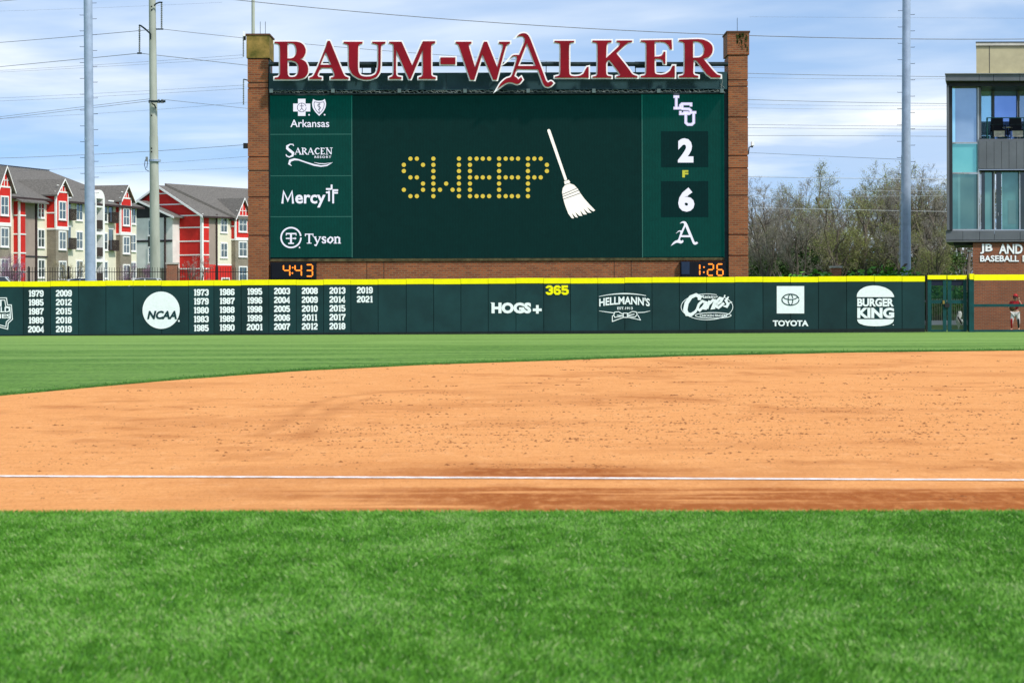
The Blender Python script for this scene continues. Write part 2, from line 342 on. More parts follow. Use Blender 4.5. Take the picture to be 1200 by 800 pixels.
Z = gz(X, Y) + .005 + .006 * fbm(X * 5, Y * 5, 71) * (1 - sm(.98, 1, T)) + .004
nx, ny = X.shape[1], X.shape[0]; i = np.arange(nx - 1)[None, :] + nx * np.arange(ny - 1)[:, None]
F = np.stack([i, i + 1, i + 1 + nx, i + nx], -1).reshape(-1, 4)
o = part('infield_dirt', numpy_mesh('infield_dirt', np.stack([X, Y, Z], -1).reshape(-1, 3), F, dirt_mat, {'damp': damp(X, Y).ravel(), 'track': trk(X, Y).ravel()}), None); tag(o, kind='structure')

# chalk foul line with ragged edges
chalk = mat('chalk', (.84, .84, .86), .9, .1, 9, stretch=(1, 1, 1), c2=(.58, .46, .36))
xs = np.linspace(-40, 40, 1600); e1 = .060 + .03 * fbm(xs * 6, xs * 0, 81); e2 = .060 + .03 * fbm(xs * 6, xs * 0 + 5, 82)
V = np.concatenate([np.stack([xs, fy(xs) - e1, .019 + xs * 0], 1), np.stack([xs, fy(xs), .026 + xs * 0], 1), np.stack([xs, fy(xs) + e2, .019 + xs * 0], 1)])
n = len(xs); i = np.arange(n - 1); F = np.concatenate([np.stack([i, i + 1, i + 1 + n, i + n], 1), np.stack([i + n, i + 1 + n, i + 1 + 2 * n, i + 2 * n], 1)])
o = part('foul_line', numpy_mesh('foul_line', V, F, chalk), None); tag(o, kind='structure')

# clods and pebbles of clay lying on the skin
def clods(k):
    pts = []
    for (px, py, sx, sy, q) in [(520, 505, 130, 9, 260), (820, 500, 230, 22, 700), (1060, 488, 150, 16, 480), (930, 470, 220, 10, 260), (640, 468, 200, 20, 140), (250, 500, 180, 18, 150), (450, 520, 250, 12, 260), (1000, 520, 180, 12, 260),
                                (700, 425, 400, 5, 200), (900, 440, 260, 12, 160), (300, 460, 200, 12, 80), (90, 580, 90, 5, 40), (640, 548, 60, 3, 60), (1130, 587, 40, 4, 26), (600, 535, 600, 14, 260), (600, 450, 500, 22, 200), (20, 545, 60, 6, 50)]:
        for _ in range(q):
            x = rng.normal(px, sx); y = rng.normal(py, sy)
            if y < 412: continue
            gx, gy = G(x, y); s = rng.choice([1, 1, 1, 1.7, 2.6]) * rng.uniform(.6, 1.2) * .0056 * (gy / 30) ** .75
            for c in range(rng.integers(1, 7)):
                cx2, cy2 = gx + rng.normal(0, .16), gy + rng.normal(0, .05)
                if yg(cx2) + .1 < cy2 < arc(np.array([cx2]))[0] - .2 and abs(cy2 - float(fy(cx2))) > .15: pts.append((cx2, cy2, s * rng.uniform(.6, 1.2)))
    base = np.array([(1, 0, 0), (0, 1, 0), (-1, 0, 0), (0, -1, 0), (0, 0, 1), (.6, .6, .5)], float)
    tri = np.array([(0, 5, 4), (5, 1, 4), (1, 2, 4), (2, 3, 4), (3, 0, 4), (0, 1, 5)])
    V = []; Fc = []
    for j, (x, y, s) in enumerate(pts):
        b = base * (rng.uniform(.6, 1.5, (6, 3)) * s) * (1.5, 1, .7); V.append(b + (x, y, float(gz(x, y)) + .011)); Fc.append(tri + 6 * j)
    return np.concatenate(V), np.concatenate(Fc)
V, F = clods(0)
o = part('dirt_clods', numpy_mesh('dirt_clods', V, F, mat('clod', (.22, .085, .03), .95, .3, 40, c2=(.13, .045, .015))), None); tag(o, 'small crumbled clods of clay scattered over the orange infield dirt', 'dirt clods', kind='stuff')

# grass blades
def blade_nodes(cols):
    def f(t, b):
        a = NT(t, 'ShaderNodeAttribute', attribute_name='tint'); c = ramp(t, a.outputs['Fac'], cols); t.links.new(c, b.inputs['Base Color'])
        b.inputs['Roughness'].default_value = .6; b.inputs['Specular IOR Level'].default_value = .22
    return f
blade_mat = ground_material('grass blade', blade_nodes([(0, (.045, .16, .008)), (.35, (.085, .27, .018)), (.7, (.15, .37, .042)), (.9, (.22, .43, .09)), (1, (.38, .47, .22))]))  # palest stop paints glints into the colour of a few blades
blade_far = ground_material('outfield blade', blade_nodes([(0, (.04, .13, .02)), (.6, (.08, .22, .035)), (1, (.14, .29, .04))]))
def blades(name, X, Y, h, wd, z0, material, lab):
    n = len(X); th = rng.uniform(0, 2 * np.pi, n); le = rng.uniform(.15, .9, n); ph = rng.uniform(0, 2 * np.pi, n); h = h * rng.uniform(.55, 1.25, n)
    lean = fbm(X * .8, Y * .8, 15) * 2 - 1
    dx, dy = np.cos(th) * wd, np.sin(th) * wd; lx, ly = (np.cos(ph) * le + lean * .5) * h, np.sin(ph) * le * h
    z = gz(X, Y) + z0
    V = np.stack([np.stack([X - dx, Y - dy, z], 1), np.stack([X + dx, Y + dy, z], 1), np.stack([X + lx * .45 + dx * .7, Y + ly * .45 + dy * .7, z + h * .6], 1), np.stack([X + lx, Y + ly, z + h * .95], 1)], 1).reshape(-1, 3)
    i = np.arange(n) * 4; F = np.concatenate([np.stack([i, i + 1, i + 2], 1), np.stack([i, i + 2, i + 3], 1)])
    patch = .22 * fbm(X * .7, Y * .5, 91, 4) + .38 * fbm(X * 2.6, Y * 1.6, 93, 4) + .40 * fbm(X * 9, Y * 5, 95, 4); tint = np.clip(np.clip((patch - .5) * 2.2 + .40, 0, .72) + rng.normal(0, .21, n), 0, .97); tint[rng.random(n) < .035] = 1
    o = part(name, numpy_mesh(name, V, F, material, {'tint': np.repeat(tint, 4)}), None); tag(o, lab, 'grass', kind='stuff')
n = 800000; Y = 8.2 + (18.0 - 8.2) * rng.random(n) ** .9; X = (rng.random(n) * 2 - 1) * (Y * .226 + 1.6)
k = Y < yg(X) + .03 * rng.random(n); blades('grass_blades', X[k], Y[k], .034, .0025, .010, blade_mat, 'dense green grass blades of the foul ground in front of the dirt')
n = 90000; X = rng.uniform(-11, 18, n); Y = arc(X) + rng.exponential(.5, n) - .05
blades('grass_edge', X, Y, .036, .008, 0.0, blade_far, 'longer green grass along the curved outer edge of the dirt')

# ------------------------------------------------------------------ outfield wall
pad = mat('wall padding', (.0065, .034, .037), .65, .25, .7, bump=.3, bscale=2, c2=(.004, .024, .027), spec=.25)
def vary(M, lo, hi):
    t = M.node_tree; b = t.nodes['Principled BSDF']; src = b.inputs['Base Color'].links[0].from_socket; oi = t.nodes.new('ShaderNodeObjectInfo'); mr = NT(t, 'ShaderNodeMapRange'); mr.inputs[3].default_value = lo; mr.inputs[4].default_value = hi
    t.links.new(oi.outputs['Random'], mr.inputs[0]); t.links.new(mix(t, 1.0, src, mr.outputs[0], 'MULTIPLY'), b.inputs['Base Color'])
vary(pad, .82, 1.25)
yel = mat('yellow cap', (.95, .88, .0), .5, .03, 4, spec=.2, c2=(.86, .78, .0)); dark = mat('dark gap', (.012, .02, .02), .8)
white = mat('white print', (.86, .90, .92), .6, .04, 8)
ink = mat('dark print', (.010, .045, .05), .6, .1, 5)
def wallD(px): return 102.6 - 3.4 * (px / 1085)
seams = [-200, -167.5, -135, -102.5, -70, -37.5, -5, 27, 59, 92, 124, 156, 189, 221, 250.5, 282.5, 315, 347, 379, 411, 443, 476, 508, 540, 572, 604.5, 637, 668.5, 700.5, 732, 764, 796, 828, 861, 894, 926.5, 959, 992, 1024.5, 1057, 1084]
wp = P(540, 388, wallD(540)); wall = empty('outfield_wall', (wp.x, wp.y, 0), 0, 'long dark green padded outfield wall with yellow top and white printing', 'outfield wall')
for i, (a, b) in enumerate(zip(seams[:-1], seams[1:])):
    q = [P(x, 345, wallD(x)) for x in (a, b)]; gap = .006
    d = (q[1] - q[0]); d.z = 0; d.normalize(); nrm2 = Vector((d.y, -d.x, 0)); zb = float(gz(q[0].x, q[0].y)) + .03
    tp = P((a + b) / 2, 329.8 - 6.6 * ((a + b) / 2) / 1085, wallD((a + b) / 2)).z; tp2 = tp - .24; j = random.uniform(-.012, .012)
    a3, b3 = q[0] + d * gap, q[1] - d * gap
    def slab(name, z0, z1, f0, f1, material, parent, bev=.025):
        bm = bmesh.new(); vs = []
        for z in (z0, z1):
            for p, f in ((a3, f0), (b3, f0), (b3, f1), (a3, f1)): vs.append(bm.verts.new((p + nrm2 * f).xy[:] + (z,)))
        for f in ((0, 3, 2, 1), (4, 5, 6, 7), (0, 1, 5, 4), (1, 2, 6, 5), (2, 3, 7, 6), (3, 0, 4, 7)): bm.faces.new([vs[k] for k in f])
        bmesh.ops.recalc_face_normals(bm, faces=bm.faces); bmesh.ops.bevel(bm, geom=bm.edges[:], offset=bev, segments=2, affect='EDGES')
        bmesh.ops.translate(bm, verts=bm.verts, vec=(-wp.x, -wp.y, 0)); me = bpy.data.meshes.new(name); bm.to_mesh(me); bm.free(); return part(name, me, material, parent)
    slab('pad_panel', zb, tp2, 0.0 + random.uniform(-.004, .004), -.12, pad, wall, .012)
    slab('yellow_cap', tp2 + j, tp + j, .015, -.14, yel, wall, .008)
A3, B3 = P(-200, 345, wallD(-200)), P(1084, 345, wallD(1084))
d = (B3 - A3); d.z = 0; d.normalize(); nb = Vector((d.y, -d.x, 0))
MB().prism([Vector((*(p + nb * -f).xy, z)) for p, f, z in ((A3, .17, -.2), (B3, .17, .1), (B3, .17, 2.3), (A3, .17, 2.0))], nb * -.15).build('backing_wall', dark, wall, world=True)
MB().prism([Vector((*(p + nb * .012).xy, z)) for p, z in ((A3, -.25), (B3, 0.02), (B3, .17), (A3, -.10))], nb * -.1).build('base_strip', dark, wall, world=True)
def onwall(name, geo, material=None): return lay(name, geo, wallD, .022, material or white, wall)

# block numerals, each on a 6 x 8 cell
DIG = {'0': [[(1, 2.2), (2.2, 1), (3.8, 1), (5, 2.2), (5, 5.8), (3.8, 7), (2.2, 7), (1, 5.8), (1, 2.2)]],
       '1': [[(.9, 2.0), (2.2, 1), (2.6, 1), (2.6, 7.1)], [(1.0, 7.3, 1.3), (4.2, 7.3, 1.3)]],
       '2': [[(1, 2.6), (1, 1.9), (2, 1), (4, 1), (5, 2), (5, 3.2), (1.2, 5.9), (1.2, 7), (5.6, 7)]],
       '3': [[(1, 2.4), (1, 1.9), (2, 1), (4, 1), (5, 2), (5, 3.2), (4.2, 3.9), (2.6, 3.9)], [(4.2, 3.9), (5, 4.7), (5, 6.1), (4, 7), (2, 7), (1, 6.1), (1, 5.5)]],
       '4': [[(4.2, 7.9), (4.2, .9), (.9, 4.6), (.9, 5.7), (5.9, 5.7)], [(3.1, 7.4, 1.2), (5.5, 7.4, 1.2)]],
       '5': [[(5.3, 1), (1.1, 1), (1.1, 3.6), (4, 3.6), (5, 4.5), (5, 6.1), (4, 7), (2, 7), (1, 6.1), (1, 5.6)]],
       '6': [[(5, 2.3), (5, 1.9), (4, 1), (2.2, 1), (1, 2.1), (1, 5.9), (2, 7), (4, 7), (5, 6), (5, 4.6), (4, 3.7), (1.1, 3.7)]],
       '7': [[(.9, 2.2), (.9, 1), (5.1, 1), (5.1, 1.8), (2.6, 5), (2.6, 7.8)]],
       '8': [[(1.1, 1.9), (2.1, 1), (3.9, 1), (4.9, 1.9), (4.9, 3.1), (4, 3.9), (2, 3.9), (1.1, 3.1), (1.1, 1.9)], [(2, 3.95), (1, 4.9), (1, 6.1), (2, 7), (4, 7), (5, 6.1), (5, 4.9), (4, 3.95), (2, 3.95)]],
       '9': [[(1, 5.7), (1, 6.1), (2, 7), (3.8, 7), (5, 5.9), (5, 2.1), (4, 1), (2, 1), (1, 2), (1, 3.4), (2, 4.3), (4.9, 4.3)]]}
def digits_geo(s, cx, cy, h, wpx, width=1.75):
    st = []; ad = [(4.4 if ch == '1' else 6.0) + .35 for ch in s]; tot = sum(ad) - .35; x = 0
    for ch, a in zip(s, ad):
        for k in DIG[ch]: st.append([((q[0] + x) / tot * wpx + cx - wpx / 2, q[1] / 8 * h + cy - h / 2) + ((q[2] * h / 8,) if len(q) > 2 else ()) for q in k])
        x += a
    return stroke_geo(st, width * h / 8)
def years(cols):
    for cxp, y0, st, ls in cols:
        for r, s in enumerate(ls): onwall('year_number', digits_geo(s, cxp, y0 + r * st, 8.0, 18.6 if s[0] == '2' and s != '2011' else 17.6))
years([(42.2, 343.8, 10.45, ['1979', '1985', '1987', '1989', '2004']), (74.8, 343.6, 10.45, ['2009', '2012', '2015', '2018', '2019']),
       (235.7, 342.6, 10.4, ['1973', '1979', '1980', '1983', '1985']), (266, 342.1, 10.4, ['1986', '1987', '1988', '1989', '1990']), (298.4, 341.5, 10.4, ['1995', '1996', '1998', '1999', '2001']),
       (330.5, 341, 10.4, ['2003', '2004', '2005', '2006', '2007']), (363, 340.7, 10.4, ['2008', '2009', '2010', '2011', '2012']), (395.4, 340.4, 10.4, ['2013', '2014', '2015', '2017', '2018']), (427.5, 340, 10.5, ['2019', '2021'])])
onwall('distance_marker', digits_geo('365', 653, 339.9, 11.2, 27, 1.95), yel)
# tournament emblem cut by the frame
em = [(-12, 349), (7.6, 349), (8.8, 357.2), (13.3, 357.2), (14.6, 374), (9.6, 378.5), (9, 385.6), (-12, 380)]
em2 = [(-12, 351.6), (5.6, 351.6), (6.8, 359.2), (11.6, 359.4), (12.3, 373), (7.4, 377), (6.9, 382.6), (-12, 377.5)]
onwall('tournament_emblem', merge(stroke_geo([em, em2], 1.0), stroke_geo([[(-8, 352), (-3, 352), (1.2, 359)], [(1, 352), (1, 359)]], 1.6), text_geo('WORLD', -24, 12, 359.5, 366, .03), text_geo('SERIES', -18, 12.2, 367.8, 373, .03)))
# round emblem
onwall('round_emblem', poly_geo([circle_pts(188.8, 363.4, 21.8, 48)]))
v, f = merge(text_geo('NCAA', 172.4, 207.4, 364, 374, .045, .22), stroke_geo([[(191, 366.2), (205, 366.2)]], .1))
lay('emblem_lettering', (v, f), wallD, .034, ink, wall); onwall('trademark_dot', poly_geo([circle_pts(209.6, 376, 1.1, 10)]))
# slab wordmark with a plus
onwall('sponsor_wordmark', merge(text_geo('HOGS', 576, 622.5, 354.4, 367.2, .06), stroke_geo([[(575, 354.6, .5), (578, 355.4, 2.2)], [(624.4, 363), (634.8, 363)], [(629.7, 357.4), (629.7, 367.4)]], 3.2)))
# mayonnaise sponsor: arched name, ribbon bow
def arch(geo, xc, k): return [(x, y + k * (x - xc) ** 2, z) for x, y, z in geo[0]], geo[1]
hel = arch(text_geo("HELLMANN'S", 702.2, 761.5, 347, 356.6, .028), 732, .0030)
bow = [[(702, 364.2, .4), (712, 365.6, .9), (719.5, 366.6, .9)], [(747, 366.2, .9), (755, 365.8, .8), (762, 364.2, .4)],
       [(730.5, 368.5), (725, 365.2), (720.5, 365.6), (719.2, 369), (720.5, 371.8), (730.5, 370)], [(735, 368), (741, 364.9), (745.5, 365.4), (746.8, 368.6), (744, 371.5), (735.5, 370)],
       [(730.4, 366.8), (735.2, 366.8), (735.2, 371.8), (730.4, 371.8), (730.4, 366.8)], [(719.5, 369), (717.6, 370.2), (717.6, 376.6), (730.5, 371.8)], [(735.4, 371.5), (750.5, 374.8), (747.5, 369.2)], [(723, 369.4), (729.5, 369.8)], [(736, 369.2), (743.5, 368)]]
top = [(702 + i * 5, 347.4 - 3.4 * (1 - ((702 + i * 5 - 732) / 30) ** 2), .5 + 1.0 * (1 - abs(i - 6) / 6)) for i in range(12)]
onwall('mayonnaise_logo', merge(hel, stroke_geo([top] + bow, .95), text_geo('EST.1913', 723.4, 741.4, 359.6, 362.6, .02)))
# chicken sponsor: script name over an oval
script = [[(819.5, 351.5, 3.6), (819.8, 347.6, 4.2), (815.8, 345.4, 3.8), (809.6, 348, 4.2), (804.6, 355, 4.8), (803, 363, 5.0), (805.2, 368, 4.6), (810, 368.6, 3.8), (814.6, 365.4, 3.0), (817, 362, 2.6)],
          [(827.6, 354.6), (823, 352.8), (819, 356.6), (817.2, 361.6), (820, 363.6), (824, 359.6), (828, 353.4)], [(828, 353), (825.6, 361.2), (828.4, 361.6)],
          [(831.6, 352.2), (828.6, 361.6)], [(830.4, 356.6), (835.6, 351.6), (838.2, 352.4), (834.6, 361), (838, 360.4)],
          [(839.6, 357), (844.6, 353.6), (846.4, 350), (843.6, 349.2), (839.6, 353.4), (838.6, 358.6), (842, 360.4), (848.6, 355)],
          [(849.6, 345.6, 1.6), (848.4, 349, 1.2)], [(853.8, 347.6, 1.4), (850.6, 351.8), (853.2, 356.6), (851.6, 359.2), (847.6, 358.6, 1.2)], [(853, 355.6, 1.6), (858, 353.6, .8)]]
oval = [(x, y, .7) for x, y in circle_pts(828.5, 359.5, 30.3, 50, 15.2, -48, 292)]
onwall('chicken_logo', merge(stroke_geo(script, 3.0), stroke_geo([[(x, y, .8) for x, y in circle_pts(835.8, 369.5, 21, 36, 3.3)] + [(856.8, 369.5, .8)], oval], .7), text_geo('Raising', 821, 841.4, 345.8, 350.6, .02, .3), text_geo('CHICKEN FINGERS', 820, 852, 368.2, 371.2, .02)))
# car maker square emblem
onwall('car_emblem_square', poly_geo([[(910.3, 335.2), (942.4, 335.2), (942.4, 367.2), (910.3, 367.2)]]))
lay('car_emblem_rings', merge(stroke_geo([circle_pts(926.4, 351, 10, 36, 6.5)], 1.1), stroke_geo([circle_pts(926.4, 351, 2.7, 24, 6.3)], 1.0), stroke_geo([[(x, y) for x, y in circle_pts(926.4, 347.8, 8, 30, 3.1)]], 1.0)), wallD, .034, ink, wall)
onwall('car_maker_name', text_geo('TOYOTA', 905.6, 947.4, 375.2, 382.2, .04))
# burger emblem
bun = smooth_poly([(1004, 348), (1004.4, 344), (1007.5, 339.5), (1014, 335.8), (1022, 334.4), (1030, 334.8), (1038, 337), (1044.5, 341), (1047.6, 346), (1047.8, 348)], 2)
heel = smooth_poly([(1004.6, 374), (1047.6, 374), (1046.6, 377.6), (1042, 380.4), (1034, 381.9), (1024, 382.2), (1014, 381.4), (1007, 379), (1004.9, 376.4)], 2)
onwall('burger_logo', merge(poly_geo([bun]), poly_geo([heel]), arch(text_geo('BURGER', 1004.6, 1047.4, 349.4, 359.2, .045), 1026, .0), text_geo('KING', 1004.6, 1047.8, 360.4, 372.8, .05), poly_geo([circle_pts(1046.8, 380.6, .6, 8)])))

# ------------------------------------------------------------------ scoreboard between two brick pillars
brick = brick_mat('pillar brick', (.31, .086, .023), (.17, .043, .013), (.22, .115, .055), .30, .105, .020)
brick_dark = mat('brick groove', (.11, .055, .035), .9); steel = mat('dark steel', (.018, .032, .036), .5, .2, 4, metal=.3)
slate = mat('slate panel', (.024, .062, .070), .6, .15, 1.2, c2=(.018, .050, .057)); moss = mat('mossy cap stone', (.26, .17, .05), .95, .3, 2.2, bump=.5, c2=(.10, .09, .02))
SD = 112.0
flatS = lambda D: (lambda px: D)
def brick_pillar(x0, x1, ytop, grooves, label, moss_face):
    a, b = P(x0, 300, SD - .35), P(x1, 300, SD - .35); zt = P(x0, ytop, SD).z; dep = 2.1
    rt = empty('brick_pillar', ((a.x + b.x) / 2, SD + .7, 0), 0, label, 'brick pillar')
    zs = [0.0] + [P(x0, y, SD - .35).z for y in sorted(grooves, reverse=True)] + [zt]
    for k, (z0, z1) in enumerate(zip(zs[:-1], zs[1:])):
        top = k == len(zs) - 2; e = .05 if top else 0
        MB().box((a.x - e, SD - .35 - e, z0 + .03), (b.x + e + (.02 if top else 0), SD - .35 + dep + e, z1 - .03)).build('cap_block' if top else 'shaft_block', moss if (top and moss_face) else brick, rt, world=True)
        if not top: MB().box((a.x + .03, SD - .32, z1 - .032), (b.x - .03, SD - .38 + dep, z1 + .032)).build('mortar_groove', brick_dark, rt, world=True)
    MB().box((a.x - .09, SD - .44, zt - .03), (b.x + .11, SD - .26 + dep, zt + .05)).build('coping', brick_dark, rt, world=True)
    return rt, a, b, zt
pl, la, lb, lz = brick_pillar(290.8, 314.6, 42, [69, 97, 103.5, 184, 200, 231, 276], 'tall brick pillar left of the scoreboard with mossy yellow cap block', True)
pr, ra, rb, rz = brick_pillar(854.2, 877, 38.8, [65, 94, 101.5, 137.5, 182.5, 197, 229, 275, 299.5], 'tall brick pillar right of the scoreboard with plain brick cap', False)
def moss_streak(px0, px1, y0, y1):
    mb = MB()
    for _ in range(70):
        x = random.uniform(px0, px1); y = y0 + abs(random.gauss(0, (y1 - y0) * .35)); s = random.uniform(.3, .9); q = P(x, y, SD - .415)
        mb.cbox(q, (s * .05, .02, s * random.uniform(.06, .22)))
    return mb
moss_streak(863, 876.5, 40, 62).build('moss', mat('moss', (.05, .06, .015), 1, .3, 8), pr, world=True)
MB().tube([(P(864, 38, 112.5).x, 112.5, rz), (P(864, 38, 112.5).x, 112.5, rz + .8)], .012).build('lightning_rod', steel, pr, world=True)
for x in (305, 311): MB().tube([(P(x, 38, 112.5).x, 112.5, lz), (P(x, 38, 112.5).x, 112.5, lz + .75)], .012).build('lightning_rod', steel, pl, world=True)

# brick base wall under the screens
base = empty('base_wall', (P(585, 300, SD).x, SD + .3, 0), 0, 'low brick wall under the scoreboard behind the yellow capped fence', 'brick wall')
zt = P(585, 305.5, SD).z
MB().box((lb.x + .003, SD + .02, 0), (ra.x - .003, SD + .7, zt)).build('brick_face', brick, base, world=True)
MB().box((lb.x + .003, SD - .06, zt + .002), (ra.x - .003, SD + .7, zt + .12)).build('coping', mat('weathered coping', (.10, .085, .04), .95, .3, 3), base, world=True)
for x in (430, 450, 720, 740): MB().cbox(P(x, 318, SD + .015), (.03, .02, 1.1)).build('control_joint', brick_dark, base, world=True)

# the scoreboard itself
def led(name, c, e, es=1.0):
    """LED face: dark matt louvres over a faint glow, with fine module grid and moire mottling"""
    M = bpy.data.materials.new(name); M.use_nodes = True; t = M.node_tree; b = t.nodes['Principled BSDF']
    n = noise(t, (1.3, 1, 1.3), 1.6, 5, .7, 1.2); w_ = NT(t, 'ShaderNodeTexWave', in_Scale=2.2, in_Distortion=4.0, in_Detail=2); t.links.new(coords(t, (1, 1, 2.5)), w_.inputs['Vector'])
    cc = mix(t, ramp(t, n, [(.35, (0,) * 3), (.65, (1,) * 3)]), tuple(v * .8 for v in e), e); cc = mix(t, .18, cc, w_.outputs[0], 'MULTIPLY')
    b.inputs['Base Color'].default_value = (*c, 1); b.inputs['Roughness'].default_value = .7; b.inputs['Specular IOR Level'].default_value = .06
    t.links.new(cc, b.inputs['Emission Color']); b.inputs['Emission Strength'].default_value = es; return M
led_side = led('side screen face', (.003, .012, .011), (.0, .040, .032)); led_main = led('main screen face', (.002, .007, .007), (.0008, .019, .017)); led_box = led('score box face', (.002, .006, .008), (.0, .017, .015))
def glow(name, c, s=1.0):
    M = bpy.data.materials.new(name); M.use_nodes = True; b = M.node_tree.nodes['Principled BSDF']; b.inputs['Base Color'].default_value = (.02, .02, .02, 1); b.inputs['Roughness'].default_value = .8
    b.inputs['Emission Color'].default_value = (*c, 1); b.inputs['Emission Strength'].default_value = s; return M
g_white = glow('lit white', (.78, .80, .92), .95); g_yellow = glow('lit yellow', (.62, .48, .03), .95); g_cream = glow('lit cream', (.97, .95, .84), .95); g_teal = glow('lit teal', (.0, .085, .065)); g_amber = glow('lit amber', (1.0, .25, .01), 1.6)
g_ink = glow('dark pixels', (.008, .02, .05)); g_lime = glow('lit lime', (.5, .52, .02), .9)
c0 = P(585, 302, SD); sb = empty('scoreboard', (c0.x, SD + .4, c0.z), 0, 'large dark green video scoreboard with sponsor column, sweep message and score', 'scoreboard')
def sbox(name, x0, x1, y0, y1, D, dep, material): 
    a, b = P(x0, y1, D), P(x1, y0, D); zc = P((x0 + x1) / 2, y1, D).z, P((x0 + x1) / 2, y0, D).z
    return MB().box((a.x, D, zc[0]), (b.x, D + dep, zc[1])).build(name, material, sb, world=True)
sbox('cabinet', 315, 853.6, 107, 304, SD + .08, 1.1, steel)
for y0, y1 in ((110.8, 157), (158, 205.6), (206.6, 253.5), (254.5, 301.5)): sbox('sponsor_screen', 316.6, 412, y0, y1, SD, .06, led_side)
for y in (157.5, 206.1, 254): sbox('screen_divider', 316.6, 412, y - .45, y + .45, SD - .006, .05, g_teal)
for x in (316.4, 412.4, 752.6, 848.8): sbox('edge_strip', x - .25, x + .25, 110, 301.8, SD - .008, .05, g_teal)
sbox('main_screen', 413.2, 751.2, 112, 302.4, SD + .02, .05, led_main); sbox('score_screen', 752.9, 848.6, 109.8, 301, SD, .06, led_side)
sbox('score_box', 774.8, 830, 154, 196, SD - .012, .05, led_box); sbox('score_box', 774.8, 830, 212.4, 254.5, SD - .012, .05, led_box)
sbox('side_column', 849.2, 854.0, 92, 326, SD - .15, .9, steel); sbox('side_column', 314.6, 316.1, 70, 304, SD - .15, .9, steel)
hdr = sbox('header_panel', 315, 852, 85.2, 105.5, SD - .3, .8, slate)
for x in (522.6, 640, 760): sbox('header_joint', x, x + .5, 85.4, 105.2, SD - .306, .05, steel)
sbox('catwalk_rail', 316, 848, 104.6, 105.4, SD - .75, .05, slate); sbox('catwalk_shelf', 316, 849, 109, 110.2, SD - .75, .7, steel)
mb = MB(); rr_ = random.Random(3)
pts1 = [P(x, 107.5 + rr_.uniform(-1.5, 1.5), SD - .72) for x in np.arange(318, 848, 2.6)]; mb.tube(pts1, .018, 4)
pts2 = [P(x, 106.8 + rr_.uniform(-1.8, 2.2), SD - .66) for x in np.arange(318, 848, 4.1)]; mb.tube(pts2, .014, 4)
for x in np.arange(320, 848, 5.6): mb.tube([P(x, 105, SD - .73), P(x + 3.2, 109.4, SD - .70)], .014, 3); 
mb.build('cable_bundle', mat('cable jacket', (.20, .24, .22), .6, .4, 20, c2=(.06, .07, .07)), sb, world=True)
for x in (317.8, 390, 468, 545, 619, 696, 772, 846): sbox('junction_box', x - 2, x + 2, 104.2, 108.8, SD - .85, .12, mat('box metal', (.12, .17, .17), .5))
mb = MB(); mb.tube([P(846, 88, SD - .42), P(846.5, 96, SD - .42), P(845, 102, SD - .45), P(847, 108, SD - .5)], .02, 4); mb.tube([P(844, 99, SD - .42), P(849, 103, SD - .42)], .014, 4); mb.build('loose_cable', MATS['cable jacket'], sb, world=True)

def S_(name, geo, material, lift=.02): return lay(name, geo, flatS(SD), lift, material, sb)
# sponsor 1: cross, shield, name
cx = [(349.2, 116), (358, 116), (358, 121.6), (363.6, 121.6), (363.6, 130.8), (358, 130.8), (358, 136), (349.2, 136), (349.2, 130.8), (343.6, 130.8), (343.6, 121.6), (349.2, 121.6)]
sh = smooth_poly([(367, 116.2), (370, 118), (373.8, 118.4), (378, 118), (380.6, 116.2), (382.2, 121), (381.6, 126), (379, 131), (374, 136), (369, 131), (366.2, 126), (365.6, 121)], 1)
sh2 = smooth_poly([(368.6, 119.6), (374, 120.6), (379.4, 119.6), (380, 122), (379.4, 126), (377.4, 129.8), (374, 133.4), (370.6, 129.8), (368.6, 126), (368, 122), (368.6, 119.6)], 0)
S_('health_logo', merge(poly_geo([cx]), poly_geo([sh]), poly_geo([circle_pts(362.2, 134.8, 1, 8)]), poly_geo([circle_pts(380.4, 134.6, 1, 8)]), text_geo('Arkansas', 340.4, 385.8, 140.4, 149.2, .008)), g_white)
S_('cross_lines', merge(stroke_geo([circle_pts(353.6, 126.2, 5.2, 24)], .7), stroke_geo([[(353.6, 121.4), (353.6, 127.6)], [(351.2, 124.4), (356, 124.4)], [(353.6, 127), (351.2, 130)], [(353.6, 127), (356, 130)]], .7)), g_ink, .035)
S_('shield_lines', merge(stroke_geo([sh2], .7), stroke_geo([[(375.6, 122.2), (372.6, 122.6), (372.4, 124.4), (375.6, 126), (375, 127.8), (372.8, 129)], [(374, 120.4), (374, 132.4)]], .75)), g_ink, .035)
